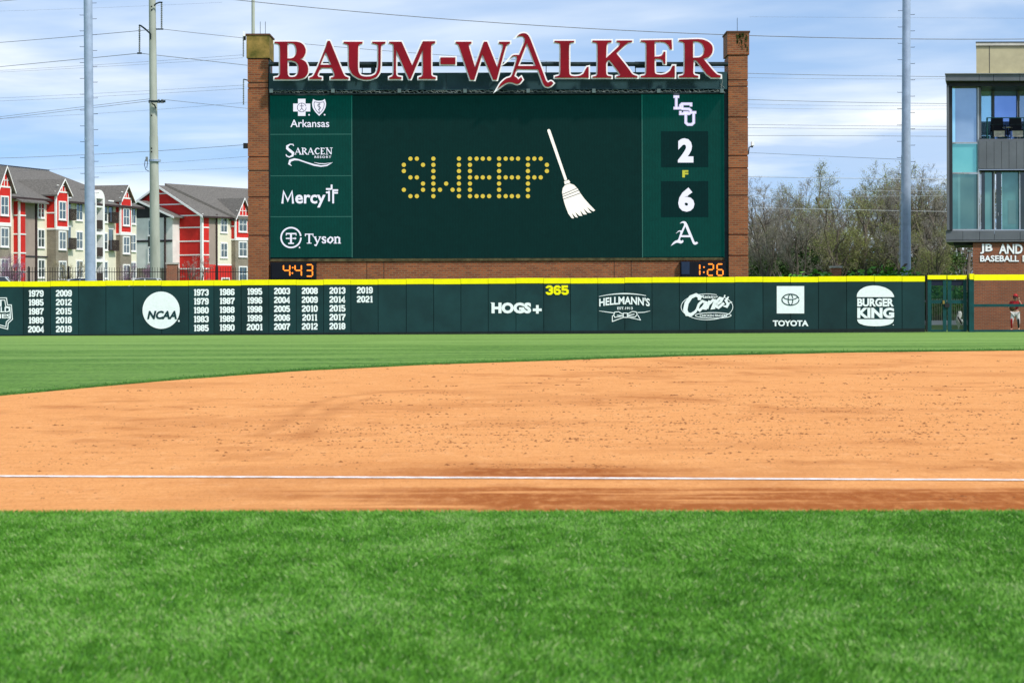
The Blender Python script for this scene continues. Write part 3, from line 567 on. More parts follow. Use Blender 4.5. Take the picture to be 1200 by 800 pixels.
# sponsor 2: serif name with swash; thick and thin strokes with serifs
def serif(s, x0, base, h, wd, wt, adv):
    G_ = {'A': ([[(.05, 1, .5), (.5, 0, .5)], [(.45, 0), (.9, 1)], [(.22, .66, .5), (.74, .66, .5)]], [(.05, 1, .16), (.9, 1, .2)]),
          'R': ([[(.22, 0), (.22, 1)], [(.2, .06, .6), (.55, .05, .7), (.76, .25), (.55, .5, .6), (.2, .5, .6)], [(.45, .5), (.9, 1)]], [(.22, 1, .2), (.15, 0, .14), (.92, 1, .1)]),
          'C': ([[(.85, .22, .7), (.62, .04, .7), (.35, .12, .9), (.14, .5, 1.15), (.35, .88, .9), (.62, .96, .7), (.88, .8, .5)]], [(.86, .14, .05)]),
          'E': ([[(.22, 0), (.22, 1)], [(.2, .05, .6), (.75, .05, .6)], [(.2, .5, .6), (.6, .5, .6)], [(.2, .95, .6), (.8, .95, .6)], [(.76, 0, .5), (.76, .22, .5)], [(.82, .78, .5), (.8, 1, .5)]], [(.14, 1, .12), (.14, 0, .12)]),
          'N': ([[(.18, 0, .5), (.18, 1, .5)], [(.18, .05), (.85, .97)], [(.86, 0, .5), (.86, 1, .5)]], [(.16, 0, .2), (.18, 1, .2), (.86, 0, .2)]),
          'T': ([[(.5, 0), (.5, 1)], [(.05, .06, .6), (.95, .06, .6)], [(.06, 0, .5), (.06, .28, .5)], [(.94, 0, .5), (.94, .28, .5)]], [(.5, 1, .28)]),
          'y': ([[(.12, .34), (.52, .98)], [(.9, .34, .6), (.5, 1.0, .6), (.3, 1.24, .8), (.08, 1.16, .9)]], [(.14, .34, .22), (.88, .34, .18)]),
          's': ([[(.82, .5, .7), (.7, .36, .7), (.35, .36, .8), (.2, .5, .9), (.45, .64), (.78, .74), (.72, .94, .8), (.35, .97, .7), (.14, .82, .7)]], []),
          'o': ([[(.5, .35, .7), (.82, .46, 1), (.86, .7, 1.1), (.5, .98, .7), (.16, .84, 1), (.14, .6, 1.1), (.5, .35, .7)]], []),
          'n': ([[(.2, .34), (.2, 1)], [(.22, .46, .6), (.5, .35, .8), (.74, .46), (.74, 1)]], [(.12, .36, .12), (.2, 1, .24), (.74, 1, .22)])}
    gs = []; x = x0
    for ch in s:
        st, sf = G_[ch]; a = adv.get(ch, 1.0) * wd
        gs.append(stroke_geo([[(x + p[0] * a, base - h + p[1] * h) + ((p[2] * wt,) if len(p) > 2 else ()) for p in q] for q in st] +
                             [[(x + (c - l) * a, base - h + y * h, wt * .45), (x + (c + l) * a, base - h + y * h, wt * .45)] for c, y, l in sf], wt)); x += a * 1.04
    return merge(*gs)
bigS = stroke_geo([[(344, 171.2, 1.2), (343.4, 169.3, .9), (340, 169.2, 1.2), (336.6, 171.4, 2.4), (336.6, 174, 2.8), (340, 176.8, 3.2), (343.4, 179.4, 2.8), (342.8, 182.6, 2.2), (339, 184.2, 1.4), (335.8, 182.8, 1.2), (335.2, 181, 1.0)]], 2)
swash = stroke_geo([[(341.8, 194.6, .4), (338.8, 192.2, 2.0), (340, 188.4, 2.6), (345, 186.8, 2.4), (350, 187.4, 1.6), (358, 190.2, 1.5), (368, 193.4, 1.9), (376, 194.8, 1.6), (383, 194, 1.5), (389.8, 190.4, .3)],
                    [(368, 190.4, .3), (374, 191.8, .9), (381, 192, .9), (388, 190.8, .3)]], 1.5)
S_('resort_logo', merge(bigS, serif('ARACEN', 345.6, 181, 7.6, 7.0, 1.35, {'A': 1.05, 'N': 1.1, 'E': .85}), text_geo('RESORT', 368.6, 388, 182.8, 185.4, .02, 0, 1.3), swash), g_white)
# sponsor 3: name with a cross
S_('hospital_logo', merge(stroke_geo([[(330.9, 238.6), (332.3, 224.4, 2.2), (337.2, 235.2, 2.2), (342.2, 224.4, 2.2), (343.4, 238.6)]], 2.4), text_geo('ercy', 346, 381.5, 228.2, 243.2, .022), stroke_geo([[(388.6, 216.4), (388.6, 222.2)], [(382, 221.6), (388.2, 221.6)], [(389.6, 223), (396.2, 223)], [(385.6, 223.8), (385.6, 236)], [(382, 225.6), (385.6, 225.6)], [(390.4, 223.6), (390.4, 238.4)], [(390.6, 226), (396, 226)]], 2.1)), g_white)
# sponsor 4: ringed letter and serif name
S_('food_logo', merge(stroke_geo([circle_pts(341, 278.4, 11.6, 40)], 1.8), stroke_geo([[(341, 273.4), (341, 285)], [(335.2, 273.8, 1.6), (347, 273.8, 1.6)], [(335.6, 273, 1), (335.4, 276, 1)], [(346.8, 273, 1), (347, 276, 1)], [(337.8, 285.2, 1.4), (344.4, 285.2, 1.4)], [(335, 279.4, 1.4), (339.6, 279.4, 1.4)], [(342.6, 279.4, 1.2), (345.4, 279.4, 1.2), (345.5, 279.4, 3), (347.4, 279.4, .3)]], 2.2),
    poly_geo([circle_pts(351, 290, .9, 8)]), serif('Tyson', 357.2, 285, 11.2, 8.2, 1.9, {'T': 1.25, 'y': 1.0, 's': .8, 'o': .95, 'n': 1.05})), g_white)
# message in dots
ROWS = [217, 245, 273, 302, 330, 358, 387]
LET = [(('s'), {120: (0, 3, 6), 149: (0, 3, 6), 90: (1, 2, 5), 177: (1, 4, 5)}), ('w', {224: range(7), 340: range(7), 282: (4,), 254: (5,), 311: (5,)}),
       ('e', {390: range(7), 420: (0, 3, 6), 448: (0, 3, 6), 477: (0, 3, 6)}), ('e', {522: range(7), 552: (0, 3, 6), 580: (0, 3, 6), 608: (0, 3, 6)}), ('p', {653: range(7), 682: (0, 3), 711: (0, 3), 739: (1, 2)})]
for _, L_ in LET:
    for c, rs_ in L_.items():
        for q in rs_:
            cp = circle_pts(450 + c / 3.871, 130 + ROWS[q] / 3.871, 2.5, 12); S_('message_dot', ([(x, y, 0) for x, y in cp], [tuple(range(12))]), g_yellow, .012)
Z5 = lambda pts: [(450 + x / 3.871, 130 + y / 3.871) for x, y in pts]
hand = Z5(smooth_poly([(741, 92), (741, 86), (746, 83), (752, 84), (755, 89), (831, 312), (820, 317)], 1)); ring = Z5([(817, 320), (838, 313), (845, 324), (841, 327), (820, 334)])
head = Z5([(821, 337), (843, 329), (862, 336), (878, 352), (892, 375), (908, 397), (932, 424), (958, 451), (950, 456), (937, 449), (921, 436), (932, 452), (941, 462), (925, 462), (904, 442), (915, 461), (921, 469), (906, 470), (890, 452), (897, 470), (900, 476), (886, 476), (868, 460), (874, 473), (880, 484), (869, 482), (852, 464), (858, 478), (862, 487), (852, 487), (836, 466), (822, 430), (812, 395), (808, 368), (811, 350)])
S_('broom_graphic', merge(poly_geo([hand]), poly_geo([ring]), poly_geo([head])), g_cream, .012)
S_('broom_bands', stroke_geo([Z5([(807, 380), (878, 350)]), Z5([(809, 390), (884, 360)]), Z5([(813, 401), (890, 373)])], .75), g_ink, .02)
# scores and team marks
def sev(strokes): return stroke_geo(strokes, .5)
S_('score_digit', text_geo('2', 794.4, 812.6, 162.2, 190.6, .055), g_white, .03); S_('score_digit', text_geo('6', 794.8, 813.8, 219.8, 248.2, .055), g_white, .03)
S_('period_letter', text_geo('F', 799.6, 806.6, 199.6, 208, .05), g_lime)
def slab_letter(kind, x, y, w_, h):
    q = lambda *p: [(x + a * w_, y + b * h) for a, b in p]
    return {'L': [q((.3, .0), (.3, 1)), q((0, .07), (.62, .07)), q((0, .93), (1, .93)), q((.93, .65), (.93, 1))],
            'S': [q((.95, .3), (.95, .07), (.2, .07), (.07, .2), (.07, .42), (.25, .5), (.8, .52), (.93, .65), (.93, .82), (.8, .93), (.07, .93), (.07, .68))],
            'U': [q((.2, .07), (.2, .8), (.35, .93), (.65, .93), (.8, .8), (.8, .07)), q((0, .07), (.42, .07)), q((.58, .07), (1, .07))]}[kind]
S_('visitor_emblem', stroke_geo(slab_letter('L', 789.2, 112.4, 11, 15.6) + slab_letter('S', 796.4, 121, 14, 13.4) + slab_letter('U', 800.6, 130.8, 15.4, 16.4), 3.4), glow('lit lilac', (.60, .58, .84), .95), .02)
S_('visitor_emblem_lines', stroke_geo(slab_letter('L', 789.2, 112.4, 11, 15.6) + slab_letter('S', 796.4, 121, 14, 13.4) + slab_letter('U', 800.6, 130.8, 15.4, 16.4), .8), glow('lit pale', (.9, .9, .98), .95), .045)
FA = [(695, 112), (715, 90), (750, 78), (785, 82), (810, 105), (830, 145), (960, 490), (985, 560), (1005, 575), (1030, 560), (1045, 565), (1058, 580), (1035, 605), (1005, 618), (975, 610), (955, 580), (905, 440), (690, 437), (665, 510), (690, 525), (705, 545), (735, 520), (748, 545), (720, 580), (690, 590), (640, 570), (600, 570), (560, 590), (500, 632), (530, 580), (580, 535), (630, 520), (650, 490), (695, 340), (690, 310), (655, 305), (628, 325), (650, 300), (690, 295), (715, 300), (775, 160), (770, 125), (750, 105), (720, 105)]
FH = [(793, 175), (882, 408), (702, 408)]
tA = lambda pts: [(787.2 + (x - 500) / 558 * 30.4, 259.6 + (y - 78) / 554 * 27.6) for x, y in pts]
S_('home_emblem', poly_geo([smooth_poly(tA(FA)), tA(FH)], .35), g_white)

# clocks
SEG = {'a': ((0, 0), (1, 0)), 'b': ((1, 0), (1, 1)), 'c': ((1, 1), (1, 2)), 'd': ((0, 2), (1, 2)), 'e': ((0, 1), (0, 2)), 'f': ((0, 0), (0, 1)), 'g': ((0, 1), (1, 1))}
NUM = {'4': 'fgbc', '3': 'abgcd', '1': 'bc', '2': 'abged', '6': 'afgecd'}
def clock(label, x0, x1, y0, y1, digs, dots, bx):
    rt = empty('clock_display', P((x0 + x1) / 2, y1, SD - .2), 0, label, 'clock'); D = SD - .25
    a, b = P(x0, y1, D), P(x1, y0, D)
    MB().box((a.x, D, a.z), (b.x, D + .27, b.z)).build('housing', mat('clock housing', (.008, .009, .012), .5), rt, world=True)
    MB().box((a.x + .06, D - .03, a.z + .06), (b.x - .06, D - .002, b.z - .06)).build('face_panel', mat('clock face', (.006, .007, .012), .5), rt, world=True)
    if bx: MB().box((P(bx[0], y1, D).x, D - .05, P(0, y1 - 3, D).z), (P(bx[1], y1, D).x, D - .032, P(0, y0 + 3, D).z)).build('dark_window', mat('clock window', (.02, .035, .07), .3), rt, world=True)
    for ch, x, yy, w_, h in digs:
        st = []
        for sgm in NUM[ch]:
            (ax, ay), (bx2, by) = SEG[sgm]; ax, bx2 = x + ax * w_, x + bx2 * w_; ay, by = yy + ay * h / 2, yy + by * h / 2
            ux, uy = bx2 - ax, by - ay; l = math.hypot(ux, uy); ux, uy = ux / l * .55, uy / l * .55; st.append([(ax + ux, ay + uy, .5), (ax + ux * 2, ay + uy * 2), (bx2 - ux * 2, by - uy * 2), (bx2 - ux, by - uy, .5)])
        lay('lit_digit', stroke_geo(st, 1.5), flatS(D), .045, g_amber, rt)
    lay('lit_colon', merge(*[poly_geo([circle_pts(x, y, .95, 10)]) for x, y in dots]), flatS(D), .045, g_amber, rt)
clock('orange lit clock reading 4:43 under the sponsor column', 317, 370.4, 307.2, 327.5, [('4', 332.2, 310.2, 7.4, 13.4), ('4', 345.8, 310.2, 7.4, 13.4), ('3', 358.8, 310.2, 7.4, 13.4)], [(343, 313.6), (342.6, 320)], None)
clock('orange lit countdown reading 1:26 under the score column', 797.4, 850.4, 306.2, 326.6, [('1', 813, 309.4, 7, 13.2), ('2', 829.2, 309.4, 6.8, 13.2), ('6', 840.4, 309.4, 6.8, 13.2)], [(825, 313), (824.8, 319)], (798.6, 808))

# the pipe rail and raised letters of the name sign
sg = empty('name_sign', (c0.x, SD - 1.0, P(585, 95, SD).z), 0, 'raised red letters with white outlines spelling BAUM-WALKER above the scoreboard', 'sign')
a, b = P(315, 75.4, SD - .7), P(853, 75.4, SD - .7)
mb = MB(); mb.tube([a, b], .11, 10); mb.build('pipe_rail', steel, sg, world=True)
mb = MB(); mb.cbox(P(437.5, 80, SD - .6), (.22, .2, .6)); mb.build('bracket', steel, sg, world=True)
for x0, x1 in ((421, 443), (744, 758)): mb = MB(); mb.cbox(P((x0 + x1) / 2, 76.2, SD - .62), ((x1 - x0) / FPX * SD, .12, .3)); mb.build('rail_sleeve', steel, sg, world=True)
for x in (424.5, 744.6, 330, 560, 640, 810): MB().cbox(P(x, 80, SD - .62), (.04, .04, .62)).build('rail_post', steel, sg, world=True)
Z1 = lambda x, y: (312 + x / 10, 30 + y / 10); Z2 = lambda x, y: (400 + x / 8.571, 30 + y / 8.571); Z3 = lambda x, y: (525 + x / 8.571, 30 + y / 8.571); Z4 = lambda x, y: (640 + x / 10, 30 + y / 10); Zf = lambda x, y: (740 + x / 8.571, 30 + y / 8.571)
GLY = [(Z1, [(100, 192), (340, 190), (400, 200), (440, 230), (462, 280), (462, 320), (445, 360), (420, 385), (385, 397), (430, 405), (465, 430), (485, 470), (492, 510), (488, 560), (460, 600), (420, 622), (370, 630), (100, 630), (100, 612), (135, 608), (158, 590), (163, 560), (163, 260), (155, 225), (135, 212), (100, 208)], [[(248, 205), (320, 210), (345, 240), (357, 290), (350, 340), (325, 375), (290, 388), (248, 388)], [(248, 408), (310, 412), (355, 430), (378, 470), (380, 520), (370, 570), (340, 600), (300, 607), (265, 600), (250, 570)]]),
       (Z1, [(720, 182), (745, 182), (770, 240), (900, 560), (920, 595), (965, 612), (965, 628), (758, 628), (758, 612), (790, 605), (803, 590), (797, 560), (770, 495), (640, 495), (605, 565), (600, 590), (615, 605), (650, 610), (650, 628), (508, 628), (508, 612), (545, 600), (570, 560), (600, 500), (640, 400), (700, 250)], [[(697, 308), (763, 462), (634, 462)]]),
       (Z2, [(25, 165), (212, 165), (212, 180), (180, 188), (168, 205), (166, 420), (172, 470), (195, 505), (240, 515), (300, 512), (345, 490), (365, 450), (372, 400), (372, 205), (360, 188), (312, 180), (312, 165), (442, 165), (442, 180), (410, 188), (396, 210), (394, 420), (385, 470), (355, 515), (300, 540), (240, 545), (170, 530), (110, 490), (80, 430), (76, 380), (76, 205), (62, 188), (25, 180)], []),
       (Z2, [(483, 165), (605, 165), (712, 405), (820, 160), (942, 160), (942, 178), (912, 184), (900, 205), (902, 495), (915, 513), (948, 520), (948, 537), (778, 537), (778, 522), (808, 513), (822, 495), (820, 240), (697, 537), (680, 537), (550, 240), (548, 490), (562, 513), (603, 520), (603, 537), (483, 537), (483, 522), (512, 513), (528, 492), (528, 205), (515, 185), (483, 180)], []),
       (Z2, [(998, 322), (1145, 322), (1145, 390), (998, 390)], []),
       (Z3, [(80, 165), (235, 165), (235, 180), (210, 187), (207, 210), (272, 425), (362, 165), (392, 165), (495, 425), (555, 215), (550, 190), (515, 182), (515, 165), (622, 165), (622, 180), (595, 190), (580, 210), (490, 545), (455, 545), (345, 285), (265, 545), (225, 545), (115, 215), (105, 190), (80, 182)], []),
       (Z3, FA, [FH]),
       (Z4, [(100, 182), (328, 182), (328, 196), (285, 202), (268, 220), (268, 560), (285, 590), (340, 597), (400, 590), (445, 560), (475, 490), (498, 485), (498, 612), (105, 612), (105, 600), (150, 590), (168, 575), (170, 225), (155, 205), (100, 198)], []),
       (Z4, [(545, 178), (765, 178), (765, 195), (725, 200), (708, 225), (702, 385), (865, 235), (868, 212), (860, 198), (830, 195), (830, 178), (1008, 178), (1008, 192), (960, 200), (910, 240), (820, 325), (960, 500), (1010, 575), (1070, 595), (1070, 610), (822, 610), (822, 598), (865, 590), (870, 570), (740, 400), (702, 425), (702, 560), (715, 590), (765, 598), (765, 612), (545, 612), (545, 600), (590, 592), (605, 570), (605, 225), (590, 202), (545, 195)], []),
       (Zf, [(97, 150), (403, 146), (407, 238), (390, 238), (375, 200), (340, 170), (300, 163), (232, 163), (232, 315), (290, 312), (320, 290), (325, 265), (340, 265), (340, 385), (325, 385), (315, 350), (290, 335), (232, 333), (232, 470), (245, 490), (300, 497), (350, 485), (395, 450), (415, 405), (435, 405), (435, 522), (95, 522), (95, 508), (140, 500), (150, 480), (152, 190), (140, 168), (97, 163)], []),
       (Zf, [(480, 145), (650, 138), (720, 142), (775, 165), (810, 200), (818, 240), (808, 285), (775, 318), (740, 328), (720, 335), (850, 490), (895, 503), (895, 522), (780, 522), (660, 355), (625, 345), (618, 480), (632, 500), (672, 507), (672, 522), (480, 522), (480, 507), (520, 500), (535, 480), (537, 185), (520, 165), (480, 160)], [[(618, 158), (670, 160), (715, 185), (735, 235), (728, 290), (690, 322), (618, 325)]])]
red = mat('sign red', (.25, .006, .015), .5, .12, .8, c2=(.17, .005, .012), spec=.12); rim = mat('sign white edge', (.90, .90, .90), .4, .03, 5)
for Z_, o_, hs in GLY:
    pol = [smooth_poly([Z_(*p) for p in o_])] + [smooth_poly([Z_(*p) for p in h_]) for h_ in hs]
    r_ = lay('letter', poly_geo(pol, 1.75, .07), flatS(SD - 1.0), 0, rim, sg)
    lay('letter_face', poly_geo(pol, .1, .05), flatS(SD - 1.09), 0, red, r_)

# ------------------------------------------------------------------ poles and wires
galv = mat('galvanised steel', (.36, .44, .57), .5, .10, 2.5, metal=.2, c2=(.29, .36, .47)); conc = mat('weathered pole', (.40, .42, .36), .85, .15, 1.5, stretch=(1, 1, .25), c2=(.29, .31, .26))
iron = mat('black iron', (.02, .02, .022), .5)
def pole(label, px_t, px_b, ybot, D, wt, wb, material, bolts=True, top_y=-60, group=None, bolt_y0=None):
    t_, b_ = P(px_t, top_y, D), P(px_b, ybot, D); zg = float(gz(b_.x, D)) - .3
    rt = empty('light_pole' if bolts else 'utility_pole', (b_.x, D, zg), 0, label, 'pole', group); sl = (b_.x - t_.x) / (t_.z - b_.z)
    xz = lambda z: b_.x - sl * (z - b_.z); rw = lambda z: np.interp(z, [b_.z, t_.z], [wb, wt]) / FPX * D / 2
    zj = P(px_b, 182 if bolts else 160, D).z; ext = t_.z + 8
    mb = MB(); mb.tube([(xz(zg), D, zg), (xz(zj), D, zj)], [rw(zg), rw(zj) * 1.02], 20, False); mb.build('shaft', material, rt, world=True, smooth=True)
    mb = MB(); mb.tube([(xz(zj), D, zj - .4), (xz(ext), D, ext)], [rw(zj) * .97, rw(ext)], 20, False); mb.build('upper_shaft', material, rt, world=True, smooth=True)
    if bolts:
        st = MB(); st.tube([(0, 0, 0), (.26, 0, 0), (.27, 0, .03)], .014, 4); me = st.mesh('step_bolt'); me.materials.append(iron)
        z = zj - 2.2; k = 0
        while z < ext:
            for sg in (1, -1):
                zz = z + (0 if sg > 0 else .22); p_ = part('step_bolt', me, None, rt, (xz(zz) + sg * rw(zz) * .9 - b_.x, 0, zz - zg), 0 if sg > 0 else math.pi)
            z += .92 if D < 140 else 1.0
    return rt, xz, rw
p1, xz1, rw1 = pole('blue grey steel light pole with step bolts in front of the apartments', 102.6, 106, 328, 132, 9.2, 12.6, galv)
p2, xz2, rw2 = pole('pale weathered utility pole with insulator arms between the two apartment buildings', 177.8, 182, 328, 150, 6.2, 12.8, conc, False)
p3, xz3, rw3 = pole('steel light pole with step bolts in front of the bare trees', 1062.4, 1061.3, 322, 128, 8.2, 12.6, galv)
p4, xz4, rw4 = pole('thin pale utility pole rising behind the left brick pillar', 296.6, 297, 328, 190, 3.8, 4.6, conc, False, group=None)
mb = MB(); q1, q2 = P(1055.2, 226, 127.7), P(1054.2, 308, 127.7); mb.tube([q1, q2], .035, 5)
for i in range(12): q = q1.lerp(q2, i / 11.5); mb.cbox(q, (.11, .1, .12))
mb.build('conduit', mat('conduit grey', (.4, .42, .42), .5), p3, world=True)
for z, w_ in ((182, 1), ): MB().tube([P(181.6, 187, 150), P(181.6, 189.5, 150)], .40, 16).build('joint_band', galv, p2, world=True)
D = 149.8
def arm(pts, r, name='insulator_arm'): mb = MB(); mb.tube([P(x, y, D - .2) for x, y in pts], r, 6); return mb.build(name, steel, p2, world=True)
def insulator(x, y0, y1, par, D_=150):
    mb = MB(); n = 14; a, b = P(x, y0, D_), P(x, y1, D_); pts = [a.lerp(b, i / (2 * n)) for i in range(2 * n + 1)]
    mb.tube(pts, [.03 if i % 2 else .075 for i in range(2 * n + 1)], 6); return mb.build('insulator_string', mat('porcelain', (.18, .2, .2), .4), par, world=True)
arm([(176.4, 46.5), (176.4, 40), (170, 34), (165, 30.4), (162.8, 29.8)], .055); insulator(163.5, 30.5, 62, p2)
arm([(180.5, 7), (183, 4.5), (187, 3), (190.4, 3.2)], .05); insulator(189.4, 3.5, 33.8, p2)
MB().cbox(P(163.5, 62.6, 150), (.3, .12, .1)).build('wire_clamp', steel, p2, world=True)
MB().cbox(P(187, 34.4, 150), (.5, .12, .08)).build('wire_clamp', steel, p2, world=True)
MB().cbox(P(184, 119, 149.4), (1.1, .16, .14)).build('cross_arm', steel, p2, world=True); arm([(178, 121.6), (181, 123), (183, 127.5)], .05)
for x in (176, 186, 190): mb = MB(); mb.tube([P(x, 116.5, 149.4), P(x, 121, 149.4)], [.06, .10], 8); mb.build('pin_insulator', MATS['porcelain'], p2, world=True)
mb = MB()
for pts in ([(172, 186), (170, 188), (169.4, 194), (171, 199), (174.8, 201)], [(171.8, 186), (173, 190), (172, 197)]): mb.tube([P(x, y, 149.6) for x, y in pts], .022, 4)
mb.build('riser_loop', steel, p2, world=True); MB().cbox(P(172, 186.5, 149.6), (.14, .14, .3)).build('pin_insulator', MATS['porcelain'], p2, world=True)
for y in (8, 12, 135.5, 174, 178): mb = MB(); mb.cbox(P(177.6, y, 149.5), (.08, .1, .1)); mb.build('pole_bolt', iron, p2, world=True)
insulator(285.2, 40, 67, p4, 190); insulator(285.4, 93, 123, p4, 190)
MB().tube([P(285.4, 93, 190), P(297, 96, 190)], .05, 5).build('insulator_arm', steel, p4, world=True); MB().tube([P(285.2, 40, 190), P(297, 42, 190)], .05, 5).build('insulator_arm', steel, p4, world=True)
MB().cbox(P(288, 171, 190), (.4, .3, .45)).build('pin_insulator', iron, p4, world=True)

wire_m = mat('wire', (.22, .22, .23), .5); wire_p = mat('bright wire', (.62, .64, .66), .35, metal=.3)
def wire(pts, lab, D0, D1, r=.022, material=None, group='power lines across the sky'):
    """a sagging conductor through a few photograph points, from distance D0 to D1"""
    xs_ = [p[0] for p in pts]; ys_ = [p[1] for p in pts]; n = 24; r *= .5 if 'faint' in lab else .68
    if len(pts) > 2: cf = np.polyfit(xs_, ys_, 2); fn = lambda x: float(np.polyval(cf, x))
    else: fn = lambda x: float(np.interp(x, xs_, ys_) + .9 * ((x - xs_[0]) * (xs_[1] - x)) / max(1, ((xs_[1] - xs_[0]) / 2) ** 2))
    xx = np.linspace(xs_[0], xs_[-1], n); mb = MB(); q = [P(x, fn(x), D0 + (D1 - D0) * (i / (n - 1))) for i, x in enumerate(xx)]
    c = q[0].copy(); mb.tube([p - c for p in q], r, 4); o = mb.build('power_line', material or wire_m); o.location = c; tag(o, lab, 'power line', group); return o
wire([(-80, 56), (98, 42), (189, 33.8)], 'dark wire from the left edge up to the highest insulator of the pale pole', 190, 150, .03)
wire([(189, 33.8), (290, 45.5), (400, 56), (530, 65.5), (700, 74), (852, 80)], 'wire running right from the highest pole insulator, passing behind the red letters', 150, 195, .026)
wire([(-80, 86), (20, 76.5), (163.5, 62.6)], 'dark wire from the left edge to the lower hanging insulator of the pale pole', 190, 150, .03)
wire([(163.5, 62.6), (230, 70), (292, 77)], 'wire from the lower hanging insulator of the pale pole to the left brick pillar', 150, 170, .03)
wire([(-80, 87), (100, 77), (285, 64.5)], 'faint wire rising to the upper insulator beside the left brick pillar', 230, 190, .022)
wire([(-80, 88.5), (100, 79.5), (285, 68)], 'faint wire just under the one that reaches the upper insulator by the pillar', 230, 190, .02)
wire([(-80, 118.5), (285, 100)], 'upper of the paired faint wires crossing the pale cloud at left', 230, 190, .022)
wire([(-80, 122), (285, 104)], 'lower of the paired faint wires crossing the pale cloud at left', 230, 190, .022)
wire([(-80, 147), (100, 125), (176, 116)], 'upper wire of the pair ending at the cross arm of the pale pole', 200, 150, .022)
wire([(-80, 149), (100, 127.5), (176, 118.4)], 'lower wire of the pair ending at the cross arm of the pale pole', 200, 150, .022)
wire([(190, 116.6), (240, 122), (292, 127.5)], 'wire leaving the cross arm of the pale pole towards the brick pillar', 150, 170, .022)
wire([(-80, 142), (100, 134), (290, 120)], 'faint wire passing just below the cross arm of the pale pole', 230, 190, .02)
wire([(-80, 187.5), (100, 181.5), (290, 169.5)], 'wire over the white cloud band above the apartment roofs', 230, 190, .028)
wire([(-80, 205), (110, 196), (290, 183.5)], 'faint wire just above the apartment roof ridge', 230, 190, .02)
wire([(100, 203), (290, 196)], 'faintest wire low over the right apartment roof', 230, 190, .018)
wire([(-80, 6), (30, -1)], 'short end of a dark wire in the top left corner', 150, 160, .03)
wire([(-60, 15), (100, 10), (260, 3)], 'very faint wire high at the upper left', 260, 230, .016)
wire([(235, -4), (420, 13), (600, 29), (850, 41), (1143, 46), (1260, 45.5)], 'long dark wire sagging over the whole name sign to the beige roof block', 130, 135, .030)
wire([(878, 20), (1060, 21), (1260, 22)], 'very faint wire highest at the upper right', 230, 240, .018)
wire([(870, 86), (1058, 89.5), (1112, 90)], 'dark wire level with the grey roof edge of the glass building', 190, 200, .03)
wire([(870, 91), (1112, 92.6)], 'faint wire right below the one at the grey roof edge', 190, 200, .02)
wire([(870, 116.6), (1058, 121), (1112, 121.6)], 'dark wire level with the tall upper window', 190, 200, .03)
wire([(870, 122), (1112, 124)], 'faint wire under the dark one level with the upper window', 190, 200, .018)
wire([(870, 126.5), (1112, 128)], 'faint pale wire between the upper and middle dark wires', 190, 200, .018)
wire([(870, 146), (1058, 148), (1112, 148.4)], 'upper wire of the close pair level with the balcony rail', 190, 200, .022)
wire([(870, 149.6), (1058, 151.6), (1112, 152)], 'lower wire of the close pair level with the balcony rail', 190, 200, .022)
wire([(870, 159), (1058, 159.6), (1112, 160)], 'wire just under the close pair beside the balcony', 190, 200, .026)
wire([(870, 178.6), (980, 183.6), (1058, 187)], 'thin wire slanting down to the steel pole above the trees', 190, 135, .02)
wire([(870, 207), (1000, 209), (1112, 210)], 'bright silvery wire in front of the highest bare twigs', 134, 134, .026, wire_p)
wire([(870, 222), (1112, 223.5)], 'upper dull silvery wire crossing the bare crowns', 134, 134, .012, wire_p)
wire([(870, 230), (1112, 229)], 'lower dull silvery wire crossing the bare crowns', 134, 134, .012, wire_p)
wire([(870, 243), (1000, 246), (1112, 248)], 'lowest silvery wire in front of the bare trees', 134, 134, .018, wire_p)
for i_, (x, y) in enumerate([(505, 76), (540, 76)]):
    pass
# camera on the side of the right pillar
cc = empty('security_camera', P(880, 170, SD), 0, 'small white security camera on a bent bracket on the right brick pillar', 'camera')
mb = MB(); mb.tube([P(877, 181, SD), P(877.8, 173, SD), P(880.4, 171.5, SD)], .028, 6); mb.build('bracket', steel, cc, world=True)
MB().cbox(P(882, 168.6, SD), (.14, .3, .2)).build('housing', rim, cc, world=True); MB().tube([P(881.4, 171, SD - .1), P(881.4, 172.4, SD - .16)], .05, 8).build('lens', steel, cc, world=True)
fc = empty('floodlight', P(291, 39, SD), 0, 'small white floodlight beside the mossy cap of the left pillar', 'floodlight')
MB().cbox(P(286.2, 40, SD), (.12, .2, .24)).build('head', rim, fc, world=True); MB().cbox(P(286.8, 45, SD), (.1, .12, .2)).build('driver_box', iron, fc, world=True); MB().tube([P(287, 42, SD), P(292, 43, SD)], .02, 4).build('bracket', steel, fc, world=True)

